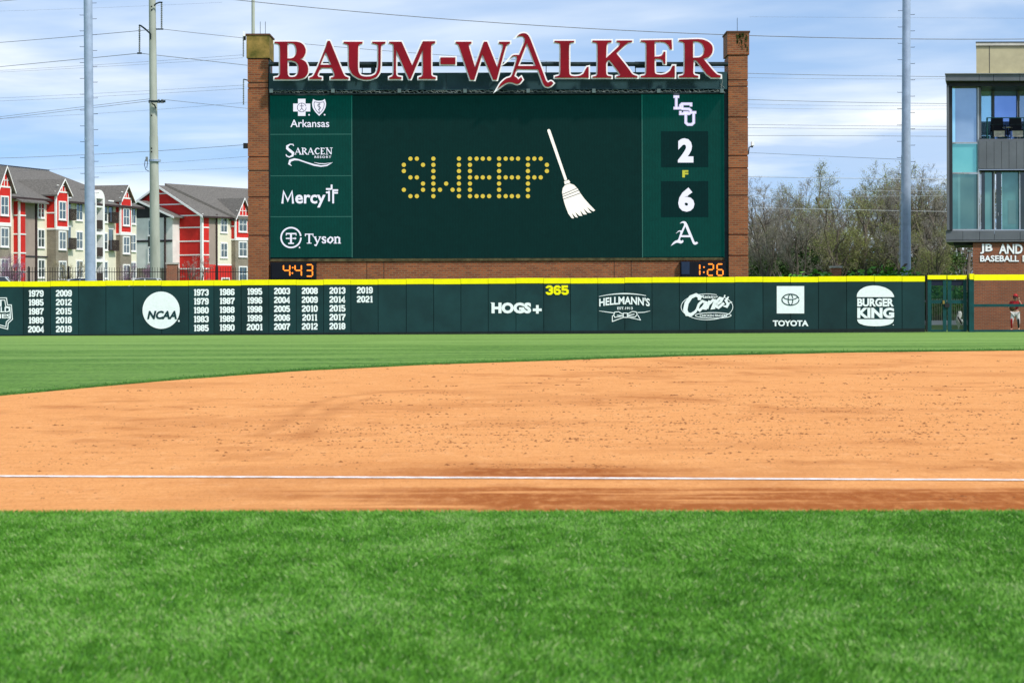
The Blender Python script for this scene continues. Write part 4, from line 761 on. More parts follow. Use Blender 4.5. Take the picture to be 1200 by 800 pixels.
# ------------------------------------------------------------------ gate and bullpen fence
green = mat('green steel', (.008, .060, .062), .45, .2, 2, c2=(.006, .04, .042)); brass = mat('lock brass', (.35, .25, .07), .4, metal=.6)
GD = 99.3
def pbox(mb, x0, x1, y0, y1, D, dep): a, b = P(x0, y1, D), P(x1, y0, D); return mb.box((a.x, D, a.z), (b.x, D + dep, b.z))
gt = empty('double_gate', P(1111, 390, GD), 0, 'dark green double gate with yellow caps in the outfield wall', 'gate')
for (x0, x1, sgn) in ((1087.3, 1109, 1), (1110.8, 1133, -1)):
    fr = MB()
    l0, l1 = (x0, x0 + 4.2), (x1 - 3.8, x1)
    for a, b in (l0, l1): pbox(fr, a, b, 327.6, 388.6, GD, .09)
    leaf = fr.build('leaf_frame', green, gt, world=True)
    for y0, y1 in ((351.6, 355.6), (386.2, 388.7)): pbox(MB(), l0[1], l1[0], y0, y1, GD + .01, .07).build('cross_rail', green, leaf, world=True)
    pbox(MB(), l0[1], l1[0], 327.8, 334.6, GD + .02, .05).build('top_panel', mat('navy panel', (.012, .016, .035), .5), leaf, world=True)
    pbox(MB(), x0 - .2, x1 + .1, 322.4, 327.3, GD - .05, .2).build('yellow_cap', yel, leaf, world=True)
    for x in np.arange(l0[1] + 1.0, l1[0] - .3, 1.55): pbox(MB(), x, x + .22, 334.6, 351.6, GD + .03, .02).build('picket', green, leaf, world=True)
for x0, x1, y0, y1 in ((1104.8, 1107, 352, 356), (1107.2, 1112.8, 355.4, 360)): pbox(MB(), x0, x1, y0, y1, GD - .08, .07).build('latch', brass if x1 < 1108 else iron, gt, world=True)
for x in (1085.6, 1134.8):
    mb = MB(); q = P(x, 389, GD + .05); mb.tube([(q.x, q.y, .02), (q.x, q.y, P(x, 322, GD).z)], .045, 10); mb.build('hinge_post', iron, gt, world=True)
BD = 99.0
bf = empty('bullpen_fence', P(1170, 389, BD), 0, 'open dark green bullpen fence with thick yellow top beam at the right edge', 'fence')
pbox(MB(), 1136, 1141.4, 326.6, 389, BD, .18).build('post', green, bf, world=True)
pbox(MB(), 1136.5, 1141.5, 320.8, 327.4, BD - .03, .22).build('yellow_cap', yel, bf, world=True)
pbox(MB(), 1141.5, 1420, 320.9, 328.4, BD - .05, .24).build('top_beam', yel, bf, world=True)
pbox(MB(), 1141.5, 1420, 355.4, 359.6, BD, .12).build('mid_rail', green, bf, world=True); pbox(MB(), 1141.5, 1420, 385.6, 388.8, BD, .14).build('bottom_rail', green, bf, world=True)
pbox(MB(), 1284, 1290, 328, 389, BD + .02, .18).build('post', green, bf, world=True); pbox(MB(), 1414, 1420, 328, 389, BD + .02, .18).build('post', green, bf, world=True)
mb = MB(); x = 1141.6
a_, b_ = P(1141.5, 385.8, BD + .06), P(1414, 328.4, BD + .06)
for k in np.arange(0, b_.x - a_.x, .12): mb.box((a_.x + k, BD + .06, a_.z), (a_.x + k + .0035, BD + .0635, b_.z))
for k in np.arange(0, b_.z - a_.z, .12): mb.box((a_.x, BD + .064, a_.z + k), (b_.x, BD + .0675, a_.z + k + .0035))
o = mb.build('wire_mesh', green, bf, world=True); o['kind'] = 'stuff'
# standing bag leaning inside the gate
bagm = mat('pale grey nylon', (.42, .43, .41), .7, .15, 14); BGD = 100.6
bg_ = empty('equipment_bag', P(1124, 386, BGD), 0, 'pale grey upright equipment bag with black strap standing behind the gate', 'bag')
def lathe_px(ring, D, n=12, flat=.7):
    mb = MB(); V = []; F_ = []
    for j, (xc, y, rx) in enumerate(ring):
        c = P(xc, y, D)
        for k in range(n): t = 2 * math.pi * k / n; V.append((c.x + rx / FPX * D * math.cos(t), D + rx / FPX * D * flat * math.sin(t), c.z))
    for j in range(len(ring) - 1):
        for k in range(n): F_.append((j * n + k, j * n + (k + 1) % n, (j + 1) * n + (k + 1) % n, (j + 1) * n + k))
    F_ += [tuple(range(n)), tuple((len(ring) - 1) * n + k for k in range(n))]; return mb.add(V, F_)
lathe_px([(1124.6, 364.6, 1.6), (1124.9, 367, 2.4), (1124.2, 370, 3.0), (1122.6, 374, 2.8), (1122.8, 378, 2.6), (1123.4, 381.6, 1.6), (1123.4, 383.2, .9), (1123, 385.8, .9)], BGD).build('body', bagm, bg_, world=True, smooth=True)
lathe_px([(1126.8, 374, 1.1), (1127.6, 377, 1.5), (1127.8, 379, .9)], BGD - .05).build('side_pocket', bagm, bg_, world=True, smooth=True)
mb = MB(); mb.tube([P(1122.4, 371, BGD - .13), P(1124.2, 374.5, BGD - .15), P(1126, 377.6, BGD - .12), P(1126.6, 379, BGD - .06)], .035, 5); mb.build('strap', iron, bg_, world=True)

# ------------------------------------------------------------------ things behind the wall
white_metal = mat('white metal', (.72, .74, .72), .5)
pf = empty('picket_fence', P(1112, 382, 121), 0, 'pale picket fence with white kerb panel seen through the gate', 'fence')
a_, b_ = P(1083, 382, 121), P(1139, 351, 121); me = MB().box((-.022, -.012, 0), (.022, .012, 1.40)).mesh('picket'); me.materials.append(mat('pale picket', (.45, .50, .30), .6, .2, 4))
for k in np.arange(a_.x, b_.x, .115): part('picket', me, None, pf, (k - pf.location.x, 0, a_.z + .06 - pf.location.z))
MB().box((a_.x, 120.95, b_.z - .12), (b_.x, 121.0, b_.z - .02)).build('top_rail', white_metal, pf, world=True)
MB().box((a_.x, 120.7, a_.z - .05), (b_.x, 120.8, a_.z + .30)).build('kerb_panel', rim, pf, world=True)
# iron picket fence in front of the apartments
fmat = mat('fence iron', (.025, .022, .022), .5); FD = 139.0
pk = MB().box((-.013, -.013, 0), (.013, .013, 1.85)).mesh('picket'); pk.materials.append(fmat)
for x0, x1, lab in ((-60, 99, 'black iron picket fence in front of the left apartments'), (104.5, 196, 'black iron picket fence between the steel pole and brick gate post'), (208, 312, 'black iron picket fence in front of the right apartments')):
    a_, b_ = P(x0, 328, FD), P(x1, 328, FD); zb = float(gz(a_.x, FD)) + .15; ztop = P(x0, 313.5, FD).z; f_ = empty('iron_fence', (a_.x, FD, zb), 0, lab, 'fence')
    n = int((b_.x - a_.x) / .155)
    for k in range(n): o = part('picket', pk, None, f_, (k * .155, 0, ztop - zb - 1.85 + random.uniform(-.01, .01)))
    for z in (ztop - .28, ztop - 1.65): MB().box((a_.x, FD - .02, z - .02), (b_.x, FD + .02, z + .02)).build('rail', fmat, f_, world=True)
    for k in range(int((b_.x - a_.x) / 2.45) + 1): MB().box((a_.x + k * 2.45 - .04, FD - .04, zb), (a_.x + k * 2.45 + .04, FD + .04, ztop + .06)).build('post', fmat, f_, world=True)
brick_s = brick_mat('post brick', (.34, .10, .045), (.25, .07, .03), (.3, .2, .14)); capst = mat('cap stone', (.50, .48, .44), .9, .15, 5)
def brick_post(x0, x1, y0, D, lab):
    a_, b_ = P(x0, y0, D), P(x1, y0, D); zb = float(gz(a_.x, D)) - .1; r_ = empty('brick_post', ((a_.x + b_.x) / 2, D + .3, zb), 0, lab, 'brick post')
    MB().box((a_.x, D, zb), (b_.x, D + (b_.x - a_.x), a_.z - .10)).build('shaft', brick_s, r_, world=True)
    MB().box((a_.x - .05, D - .05, a_.z - .10), (b_.x + .05, D + (b_.x - a_.x) + .05, a_.z)).build('cap', capst, r_, world=True)
brick_post(195, 207.4, 307.6, 138.8, 'brick gate post with stone cap in the iron fence by the apartments')
brick_post(974.4, 986, 311.6, 122, 'brick post with pale cap showing over the wall below the trees')

# parked cars
def car(px, ytop, D, c, lab, L_=4.4, heading=0.0):
    top = P(px, ytop, D); rt = empty('parked_car', (top.x, D, top.z - 1.47), heading, lab, 'car', 'cars parked behind the iron fence'); pm = mat('car paint ' + str(c), c, .25, .03, 3, spec=.6); gl = mat('car glass', (.02, .03, .04), .08, spec=.8)
    def loft(secs, y):
        mb = MB(); n = len(secs)
        pts = [(x, z) for x, z in secs]; mb.prism([(x, -y, z) for x, z in pts], (0, 2 * y, 0)); return mb
    body = [(-2.15, .35), (-2.18, .75), (-2.0, .95), (-1.3, 1.0), (1.0, 1.0), (1.85, .88), (2.15, .7), (2.18, .38), (1.8, .28), (-1.9, .28)]
    o = loft(body, .88).build('body', pm, rt); bm = bmesh.new(); bm.from_mesh(o.data); bmesh.ops.bevel(bm, geom=bm.edges[:], offset=.06, segments=2, affect='EDGES'); bm.to_mesh(o.data); bm.free()
    cab = [(-1.75, .99), (-1.25, 1.38), (-.7, 1.47), (.15, 1.45), (.95, 1.0)]
    loft([(x, z - .012) for x, z in cab], .74).build('windows', gl, rt)
    mb = MB(); mb.prism([(-1.3, -.70, 1.40), (-.75, -.70, 1.475), (.2, -.70, 1.455), (.28, -.70, 1.41), (-.75, -.70, 1.425), (-1.2, -.70, 1.365)], (0, 1.40, 0)); mb.build('roof', pm, rt)
    for x, w_ in ((-1.5, .12), (-.55, .07), (.55, .10)):
        for y in (-.745, .745): mb = MB(); mb.prism([(x, y, .99), (x + w_, y, .99), (x + w_ + (.32 if x < -1 else (-.42 if x > .3 else 0)), y, 1.42), (x + (.32 if x < -1 else (-.42 if x > .3 else 0)), y, 1.42)], (0, .02 if y > 0 else -.02, 0)); mb.build('window_pillar', pm, rt)
    for x in (-1.35, 1.35):
        for y in (-.80, .80):
            mb = MB(); mb.tube([(x, y - .1, .33), (x, y + .1, .33)], .33, 18); wl = mb.build('wheel', iron, rt); mb = MB(); mb.tube([(x, y - .112, .33), (x, y + .112, .33)], .2, 12); mb.build('rim', white_metal, wl)
    for y in (-.62, .62): MB().cbox((2.12, y, .72), (.14, .3, .14)).build('headlight', rim, rt); MB().cbox((-2.16, y, .8), (.06, .3, .14)).build('tail_light', mat('tail red', (.4, .01, .01), .3), rt)
    for y in (-.93, .93): MB().cbox((.62, y, 1.02), (.14, .12, .12)).build('mirror', pm, rt)
car(4, 324, 133, (.62, .66, .70), 'white parked car with sloping rear window at the far left', heading=R(8))
car(106, 326.2, 133.5, (.55, .57, .60), 'silver parked car roof behind the blue grey steel pole', heading=R(4))
car(182, 325.8, 133, (.66, .68, .68), 'white parked car roof behind the pale utility pole', heading=R(2))

# ------------------------------------------------------------------ glass fronted clubhouse
CD = 111.0
ch = empty('clubhouse', P(1180, 386, CD), 0, 'modern baseball clubhouse with grey panels, blue green glass, balcony and brick base', 'building')
panel = mat('grey metal panel', (.13, .14, .155), .45, .08, 1, metal=.3); panel_d = mat('charcoal frame', (.035, .038, .045), .45, .1, 2, metal=.3); beige = mat('beige stucco', (.42, .38, .24), .9, .08, 1.5); cream_s = mat('cream flashing', (.72, .70, .50), .8, .05, 2); alum = mat('aluminium mullion', (.40, .42, .44), .35, .05, 3, metal=.5)
def cbx(name, x0, x1, y0, y1, d0, d1, m_, parent=None): mb = MB(); a, b = P(x0, y1, CD), P(x1, y0, CD); mb.box((a.x, CD + d0, a.z), (b.x, CD + d1, b.z)); mb.v = [(x + .215 * (y - CD), y, z) for x, y, z in mb.v]; return mb.build(name, m_, parent or ch, world=True)
def glass(name, c, c2, rough=.04):
    M = bpy.data.materials.new(name); M.use_nodes = True; t = M.node_tree; b = t.nodes['Principled BSDF']
    cc = ramp(t, noise(t, (.5, .5, .5), 1.1, 3, .5), [(.38, c2), (.62, c)]); t.links.new(cc, b.inputs['Base Color']); b.inputs['Roughness'].default_value = rough; b.inputs['Specular IOR Level'].default_value = .9; b.inputs['Metallic'].default_value = .5; b.inputs['Coat Weight'].default_value = .6; b.inputs['Coat Roughness'].default_value = .02; return M  # noise in the base colour paints reflected structure into the pane tint
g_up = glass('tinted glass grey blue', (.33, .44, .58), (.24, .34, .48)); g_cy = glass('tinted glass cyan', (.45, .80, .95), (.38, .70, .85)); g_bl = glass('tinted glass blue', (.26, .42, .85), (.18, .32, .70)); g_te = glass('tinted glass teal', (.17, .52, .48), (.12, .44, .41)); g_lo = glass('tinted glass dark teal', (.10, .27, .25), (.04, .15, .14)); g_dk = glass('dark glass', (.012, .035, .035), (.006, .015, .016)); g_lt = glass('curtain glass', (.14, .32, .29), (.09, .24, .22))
E_ = 1400
cbx('roof_block', 1143.4, E_, 46, 88, 3, 12, beige); cbx('roof_parapet', 1142.8, E_, 41.6, 46, 2.9, 12.1, mat('pale parapet', (.55, .53, .46), .8)); cbx('parapet_cap', 1142.6, E_, 40.8, 41.7, 2.85, 12.1, panel_d); cbx('flashing', 1144.5, E_, 81.4, 88.5, 2.6, 3.0, cream_s)
cbx('stucco_joint', 1159, 1159.5, 46.4, 80, 2.985, 3.0, panel_d)
for a, b in ((1108.6, 1147.4), (1147.9, 1164.2), (1164.7, 1194.6), (1195.1, 1232), (1232.5, 1262), (1262.5, E_)): cbx('fascia_panel', a, b, 90, 97.4, -1.2, 8, panel)
cbx('roof_edge', 1108, E_, 88.2, 90, -1.3, 8.4, mat('roof edge grey', (.20, .21, .22), .5)); cbx('soffit_band', 1110, E_, 97.4, 102.6, -.6, 8, panel_d)
cbx('corner_frame', 1110.4, 1116, 102.6, 270, -.4, 8, panel_d); cbx('side_frame', 1110.2, 1112.4, 102.6, 270, -1.0, -.4, panel)
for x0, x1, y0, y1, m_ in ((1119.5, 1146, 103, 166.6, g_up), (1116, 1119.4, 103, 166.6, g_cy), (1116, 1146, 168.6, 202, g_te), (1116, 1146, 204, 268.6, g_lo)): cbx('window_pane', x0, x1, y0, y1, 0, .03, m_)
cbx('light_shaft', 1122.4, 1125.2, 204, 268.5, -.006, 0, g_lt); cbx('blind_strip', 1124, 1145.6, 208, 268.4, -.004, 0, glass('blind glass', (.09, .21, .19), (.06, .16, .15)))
for y in (167.6, 203): cbx('mullion', 1113.6, 1147, y - .7, y + .7, -.12, .05, alum)
cbx('mullion', 1146, 1147.2, 103, 268.6, -.15, .05, alum); cbx('mullion', 1147.3, 1149.6, 103, 162, -.1, 2.2, panel)
cbx('mullion', 1116, 1148, 268.6, 270.4, -.14, .08, alum)
# recessed upper storey with the balcony
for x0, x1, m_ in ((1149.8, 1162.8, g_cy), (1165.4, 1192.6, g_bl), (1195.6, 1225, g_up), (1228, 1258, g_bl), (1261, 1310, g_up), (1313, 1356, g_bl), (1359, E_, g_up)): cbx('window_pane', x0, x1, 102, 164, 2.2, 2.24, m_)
for x in (1164.1, 1194.1, 1226.5, 1259.5, 1311.5, 1357.5): cbx('mullion', x - 1.2, x + 1.2, 102, 164, 2.05, 2.3, panel); 
cbx('balcony_floor', 1147.4, E_, 162.4, 165.6, -.2, 2.3, panel)
for a, b in [(1147.4, 1156)] + [(1156.4 + 8.75 * k, 1156.4 + 8.75 * (k + 1) - .45) for k in range(27)]: cbx('wall_panel', a, b, 165.6, 198, -.25, -.15, panel)
cbx('panel_backing', 1147.4, E_, 165.8, 198.4, -.15, .1, panel_d)
# recessed lower storey
cbx('ceiling_soffit', 1147.4, E_, 198.4, 201, -.1, 2.6, panel_d)
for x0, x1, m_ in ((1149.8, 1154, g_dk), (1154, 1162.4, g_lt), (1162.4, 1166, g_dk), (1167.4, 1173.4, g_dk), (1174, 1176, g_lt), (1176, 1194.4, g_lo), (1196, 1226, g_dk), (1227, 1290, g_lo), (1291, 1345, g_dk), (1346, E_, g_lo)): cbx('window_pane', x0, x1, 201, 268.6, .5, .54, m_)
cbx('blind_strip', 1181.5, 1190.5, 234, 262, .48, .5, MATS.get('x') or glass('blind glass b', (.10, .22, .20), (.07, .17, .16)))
for x in (1148.6, 1165.2, 1195.2, 1226.6, 1290.5, 1345.5): cbx('mullion', x - .5, x + .5, 201, 268.6, .35, .56, alum)
cbx('door_handle', 1169.4, 1170, 249, 252.5, .40, .48, alum); cbx('mullion', 1148, E_, 268.6, 270.4, -.14, .56, alum)
for a, b in ((1108.6, 1128.2), (1128.6, 1147.8), (1148.3, 1165.2), (1165.7, 1195.2), (1195.7, 1226), (1226.5, 1258), (1258.5, E_)): cbx('fascia_panel', a, b, 270.4, 281.4, -.3, 8, panel)
cbx('fascia_trim', 1108.4, E_, 281.6, 283.4, -.34, 8, mat('roof edge grey', (.2, .2, .2))); cbx('soffit', 1117, 1141, 283.6, 287, .6, 7, panel_d)
cbx('brick_wall', 1140.4, E_, 284, 389, -.15, 9, brick_mat('club brick', (.26, .072, .026), (.19, .048, .018), (.20, .115, .07)))
w_ = empty('wall_light', P(1148, 329, CD - .1), 0, 'white tube light on the brick wall under the yellow beam', 'wall light'); MB().cbox(P(1148.4, 329.6, CD), (.42, .2, .07)).build('tube', rim, w_, world=True); MB().cbox(P(1148.4, 328.7, CD + .06), (.3, .2, .06)).build('housing', alum, w_, world=True)
w_ = empty('wall_light', P(1137, 294, CD), 0, 'small white spotlight on the left corner of the clubhouse brick', 'wall light'); MB().cbox(P(1136.8, 294, CD + .4), (.26, .12, .08)).build('head', rim, w_, world=True); MB().cbox(P(1139.4, 293, CD + .4), (.2, .05, .05)).build('bracket', steel, w_, world=True)
letm = mat('brushed letters', (.85, .86, .87), .4, .05, 3)
def cut(geo): return geo
for word, x0, x1, y0, y1, of in (('JB', 1148.6, 1163.2, 285.8, 297.4, .03), ('AND', 1170.6, 1198.4, 286, 297.4, .03), ('BASEBALL', 1148.6, 1194, 299.2, 306.6, .03), ('D', 1198.4, 1204.4, 299.2, 306.6, .03)):
    g_ = text_geo(word, x0, x1, y0, y1, of); lay('letter_word', g_, flatS(CD - .15), .05, letm, ch)
    V, F_ = g_; lay('painted_letter_shadow', ([(x + .35, y + .35, 0) for x, y, z in V], F_), flatS(CD - .15), .01, panel_d, ch)  # dark offset copy of each word, its shadow painted on the brick
# balcony railing
rl = empty('balcony_railing', P(1156, 163, CD), 0, 'dark green metal railing along the clubhouse balcony', 'railing')
def rbx(name, x0, x1, y0, y1, d0, d1): a, b = P(x0, y1, CD), P(x1, y0, CD); MB().box((a.x, CD + d0, a.z), (b.x, CD + d1, b.z)).build(name, green, rl, world=True)
rbx('top_rail', 1155.6, E_, 137.2, 138.8, -.12, -.02); rbx('bottom_rail', 1157.2, E_, 160.4, 161.4, -.1, -.04); rbx('mid_rail', 1157.2, E_, 145.4, 146.2, -.09, -.05)
for x in (1156.4, 1200, 1245, 1290, 1335, 1380): rbx('post', x - .8, x + .8, 138.8, 162.4, -.13, -.03)
def chair(px, lab):
    D = CD + .75; q = P(px, 162, D); rt = empty('patio_chair', q, 0, lab, 'chair', 'patio chairs on the balcony'); dk = mat('black sling', (.012, .014, .02), .7); wood = mat('pale cushion', (.50, .47, .36), .8, .15, 6)
    MB().box((-.30, .20, .42), (.30, .25, 1.02)).build('backrest', dk, rt); MB().box((-.30, -.28, .36), (.30, .22, .42)).build('seat', dk, rt); MB().box((-.26, -.30, .05), (.26, -.27, .34)).build('front_panel', wood, rt)
    for x in (-.31, .31):
        for y in (-.26, .22): MB().tube([(x, y, 0), (x, y, .40)], .022, 6).build('leg', iron, rt)
        MB().tube([(x, -.28, .40), (x, -.28, .62), (x, .22, .64)], .02, 6).build('armrest', iron, rt)
for px, lab in ((1169.5, 'left black patio chair behind the balcony railing'), (1191, 'middle black patio chair behind the balcony railing, right of the small table'), (1211, 'black patio chair partly cut by the right edge')): chair(px, lab)
tb = empty('side_table', P(1180.4, 162, CD + .7), 0, 'small round table between the balcony chairs', 'table')
MB().tube([(0, 0, .50), (0, 0, .53)], .24, 16).build('top', mat('pale cushion', (.5, .47, .36)), tb); MB().tube([(0, 0, .02), (0, 0, .5)], .03, 8).build('stem', iron, tb); MB().tube([(0, 0, 0), (0, 0, .03)], .15, 12).build('foot', iron, tb)

# ------------------------------------------------------------------ apartments
cream = mat('cream siding', (.74, .70, .55), .85, .05, .8); taupe = mat('taupe siding', (.34, .27, .23), .85, .06, 1); abrick = brick_mat('tan brick', (.25, .21, .155), (.19, .155, .11), (.30, .27, .22), .3, .1); redp = mat('red siding', (.62, .030, .022), .7, .06, 1.5, c2=(.52, .022, .018)); trim = mat('white trim', (.84, .83, .80), .6, .03, 3); charc = mat('charcoal siding', (.04, .038, .042), .8, .1, 2); lgrey = mat('light grey siding', (.74, .72, .68), .85, .06, 1); roofm = mat('grey shingles', (.155, .145, .13), .95, .25, 5, stretch=(1, 1, 3), c2=(.085, .08, .073)); pane_m = glass('apartment glass', (.10, .17, .19), (.04, .07, .08)); dkb = mat('dark balcony', (.05, .035, .03), .7); gut = mat('dark gutter', (.05, .03, .03), .6)
WFM = {}
def window(par, x, y, z, w_, h, rot=0, curtains=True):
    key = (round(w_, 2), round(h, 2))
    if key not in WFM:
        f_ = MB(); t_ = .11
        for a, b in (((-w_ / 2 - t_, -.07, -t_), (-w_ / 2 + .02, .03, h + t_)), ((w_ / 2 - .02, -.07, -t_), (w_ / 2 + t_, .03, h + t_)), ((-w_ / 2 + .02, -.07, -t_), (w_ / 2 - .02, .03, .03)), ((-w_ / 2 + .02, -.07, h - .03), (w_ / 2 - .02, .03, h + t_)), ((-.035, -.055, .03), (.035, .02, h - .03)), ((-w_ / 2 + .02, -.05, h * .48), (-.035, .02, h * .48 + .06)), ((.035, -.05, h * .48), (w_ / 2 - .02, .02, h * .48 + .06))): f_.box(a, b)
        me = f_.mesh('window'); me.materials.append(trim)
        p_ = MB().box((-w_ / 2 + .02, -.015, .03), (-.035, .01, h - .03)).mesh('pane'); p_.materials.append(pane_m); s_ = MB().box((-w_ / 2 - .16, -.12, -.17), (w_ / 2 + .16, .02, -.112)).mesh('sill'); s_.materials.append(trim)
        WFM[key] = (me, p_, s_)
    me, p_, s_ = WFM[key]; o = part('window', me, None, par, (x, y, z), rot); part('pane', p_, None, o); part('pane', p_, None, o, (w_ / 2 + .015, 0, 0)); part('sill', s_, None, o); return o
def roofslab(par, poly, th=.16, material=None, name='roof'): return MB().prism(poly, (0, 0, -th)).build(name, material or roofm, par)
def bay(par, s0, s1, p, zb, zr, ztop, apex, ridge_in, y0=0.0, brick_base=True, win=True):
    """a gabled bay standing p proud of the facade: brick below, red above, white boards, its own cross roof"""
    Y = y0 - p; mid = (s0 + s1) / 2; e = .35
    MB().box((s0, Y, zb), (s1, y0 + .3, zr)).build('bay_brick', abrick if brick_base else redp, par)
    MB().prism([(s0, Y - .02, zr), (s1, Y - .02, zr), (s1, Y - .02, ztop), (mid, Y - .02, apex - .12), (s0, Y - .02, ztop)], (0, p + .3, 0)).build('bay_gable', redp, par)
    b = lambda x0, x1, z0, z1, nm='trim_board': MB().box((x0, Y - .06, z0), (x1, Y - .022, z1)).build(nm, trim, par)
    for x0, x1 in ((s0, s0 + .16), (s1 - .16, s1)): b(x0, x1, zr, ztop)
    b(s0 + .161, s1 - .161, zr - .02, zr + .2); b(s0 + .161, s1 - .161, ztop - .12, ztop + .04)
    for k in (-.22, .22, 0): b(mid + k * (s1 - s0) - .05, mid + k * (s1 - s0) + .05, ztop + .042, ztop + (apex - ztop) * (1 - abs(k) * 2) - .25)
    b(s0 + .162, s1 - .162, ztop + .55, ztop + .62); 
    for z in (zr + 1.45,): MB().box((s0 - .045, Y + .05, z), (s0 - .002, y0, z + .13)).build('trim_board', trim, par)
    MB().box((s0 - .05, Y - .05, zr), (s0 - .001, Y + .12, ztop)).build('trim_board', trim, par); MB().box((s0 - .05, Y - .05, zr - .14), (s1 + .05, y0, zr + .03)).build('trim_band', trim, par)
    for x0, x1 in ((s0 - e, mid), (s1 + e, mid)):
        sl = (apex - ztop) / ((s1 - s0) / 2); z0 = ztop - sl * e
        roofslab(par, [(x0, Y - .35, z0), (x1, Y - .35, apex), (x1, y0 + ridge_in, apex), (x0, y0 + ridge_in, z0)], .14)
        MB().prism([(x0, Y - .40, z0 - .14), (x1, Y - .40, apex - .14), (x1, Y - .40, apex + .02), (x0, Y - .40, z0 + .02)], (0, .048, 0)).build('rake_board', trim, par)
    if win:
        for z in (zr + .95, zr - 2.0, zr - 4.95): window(par, mid, Y - .03, z, (s1 - s0) * .52, 1.65)
ZA = 2.55
A = empty('apartment_building', (-48, 216, ZA), math.atan2(.96, .28), 'long cream and red three storey apartment building at the left with gabled bays', 'apartment building', 'apartment buildings beyond the fence')
EA, RA = 11.17 - ZA, 14.95 - ZA
MB().box((-14, 0, 0), (28, 16, EA)).build('wall', cream, A)
roofslab(A, [(-14.4, -.6, EA), (28.5, -.6, EA), (23.5, 8, RA), (-14.4, 8, RA)], .2); roofslab(A, [(28.5, -.6, EA), (28.5, 16.6, EA), (23.5, 8, RA)], .2); roofslab(A, [(28.5, 16.6, EA), (-14.4, 16.6, EA), (-14.4, 8, RA), (23.5, 8, RA)], .2)
MB().box((-14.4, -.74, EA - .22), (28.5, -.61, EA - .02)).build('gutter', gut, A)
MB().prism([(-14.4, 7.9, RA + .02), (23.5, 7.9, RA + .02), (23.5, 8.1, RA + .02), (-14.4, 8.1, RA + .02)], (0, 0, .09)).build('ridge_cap', charc, A)
bay(A, -3.75, -1.15, 1.0, 0, 8.1 - ZA + .2 + .1, 12.0 - ZA, 13.9 - ZA, 6); bay(A, 7.85, 10.4, 1.0, 0, 8.35 - ZA, 12.0 - ZA, 13.25 - ZA, 7.5); bay(A, 23.1, 25.7, .5, 0, 8.2 - ZA, 12.0 - ZA, 13.35 - ZA, 6)
# red stair strip, taupe strip, downspout
MB().box((1.2, -.6, 0), (2.4, .2, EA - .25)).build('stair_strip', redp, A)
for z in (1.4, 3.2, 5.0, 6.8, 8.2): MB().box((1.15, -.66, z), (2.45, .1, z + .13)).build('trim_band', trim, A)
MB().box((1.12, -.68, 0), (1.3, -.5, EA - .28)).build('corner_board', trim, A)
roofslab(A, [(.4, -1.3, EA - .42), (5.9, -1.3, EA - .42), (5.9, .6, EA + .32), (.4, .6, EA + .32)], .14)
MB().box((2.42, -.08, 0), (5.3, .1, EA - .1)).build('taupe_strip', taupe, A); MB().tube([(5.45, -.14, 0), (5.45, -.14, EA - .1)], .12, 8).build('downspout', gut, A)
MB().box((2.4, -.13, 2.9), (7.8, -.085, 3.05)).build('belt_band', charc, A)
for s_ in (6.6,):
    for z in (1.0, 3.95, 6.85): window(A, s_, -.03, z, 1.25, 1.65)
for s_ in (14.7, 20.3, 27.0):
    for z in (1.0, 3.95, 6.85): window(A, s_, -.03, z, 1.3, 1.65)
def balcony(par, s_, z, y=0.0):
    MB().box((s_ - .5, y - .04, z - .3), (s_ + .5, y + .02, z + 1.85)).build('balcony_door', pane_m, par); MB().box((s_ - .62, y - .07, z + 1.86), (s_ + .62, y - .005, z + 2.0)).build('trim_board', trim, par)
    o = MB().box((s_ - .75, y - .55, z - .38), (s_ + .75, y - .01, z - .28)).build('balcony_floor', dkb, par); mb = MB()
    for k in np.arange(-.75, .76, .125): mb.box((s_ + k - .03, y - .56, z - .28), (s_ + k + .03, y - .53, z + .68))
    for yy in np.arange(-.5, -.02, .12): mb.box((s_ - .76, y + yy - .03, z - .28), (s_ - .73, y + yy + .03, z + .68))
    mb.box((s_ - .78, y - .58, z + .68), (s_ + .78, y - .50, z + .75)).build('balcony_rail', dkb, o)
for s_ in (12.35, 21.9):
    for z in (4.2, 7.1): balcony(A, s_, z)
# white framed balcony tower behind the steel pole
MB().box((16.9, -.75, 0), (17.15, .1, 9.1)).build('tower_post', trim, A); MB().box((18.6, -.75, 0), (19.0, .1, 9.1)).build('tower_post', trim, A)
MB().prism([(16.9 + 1.05 + 1.05 * math.cos(R(t)), -.75, 9.1 + .9 * math.sin(R(t))) for t in range(0, 181, 15)], (0, .9, 0)).build('tower_arch', trim, A)
for z in (2.6, 5.4, 8.2): MB().box((17.15, -.7, z), (18.6, .1, z + .3)).build('tower_beam', trim, A)
for z in (.6, 3.2, 6.0): MB().box((17.15, -.72, z), (18.6, -.66, z + .9)).build('tower_rail', dkb, A); MB().box((17.2, -.04, z), (18.55, .0, z + 1.9)).build('balcony_door', pane_m, A)
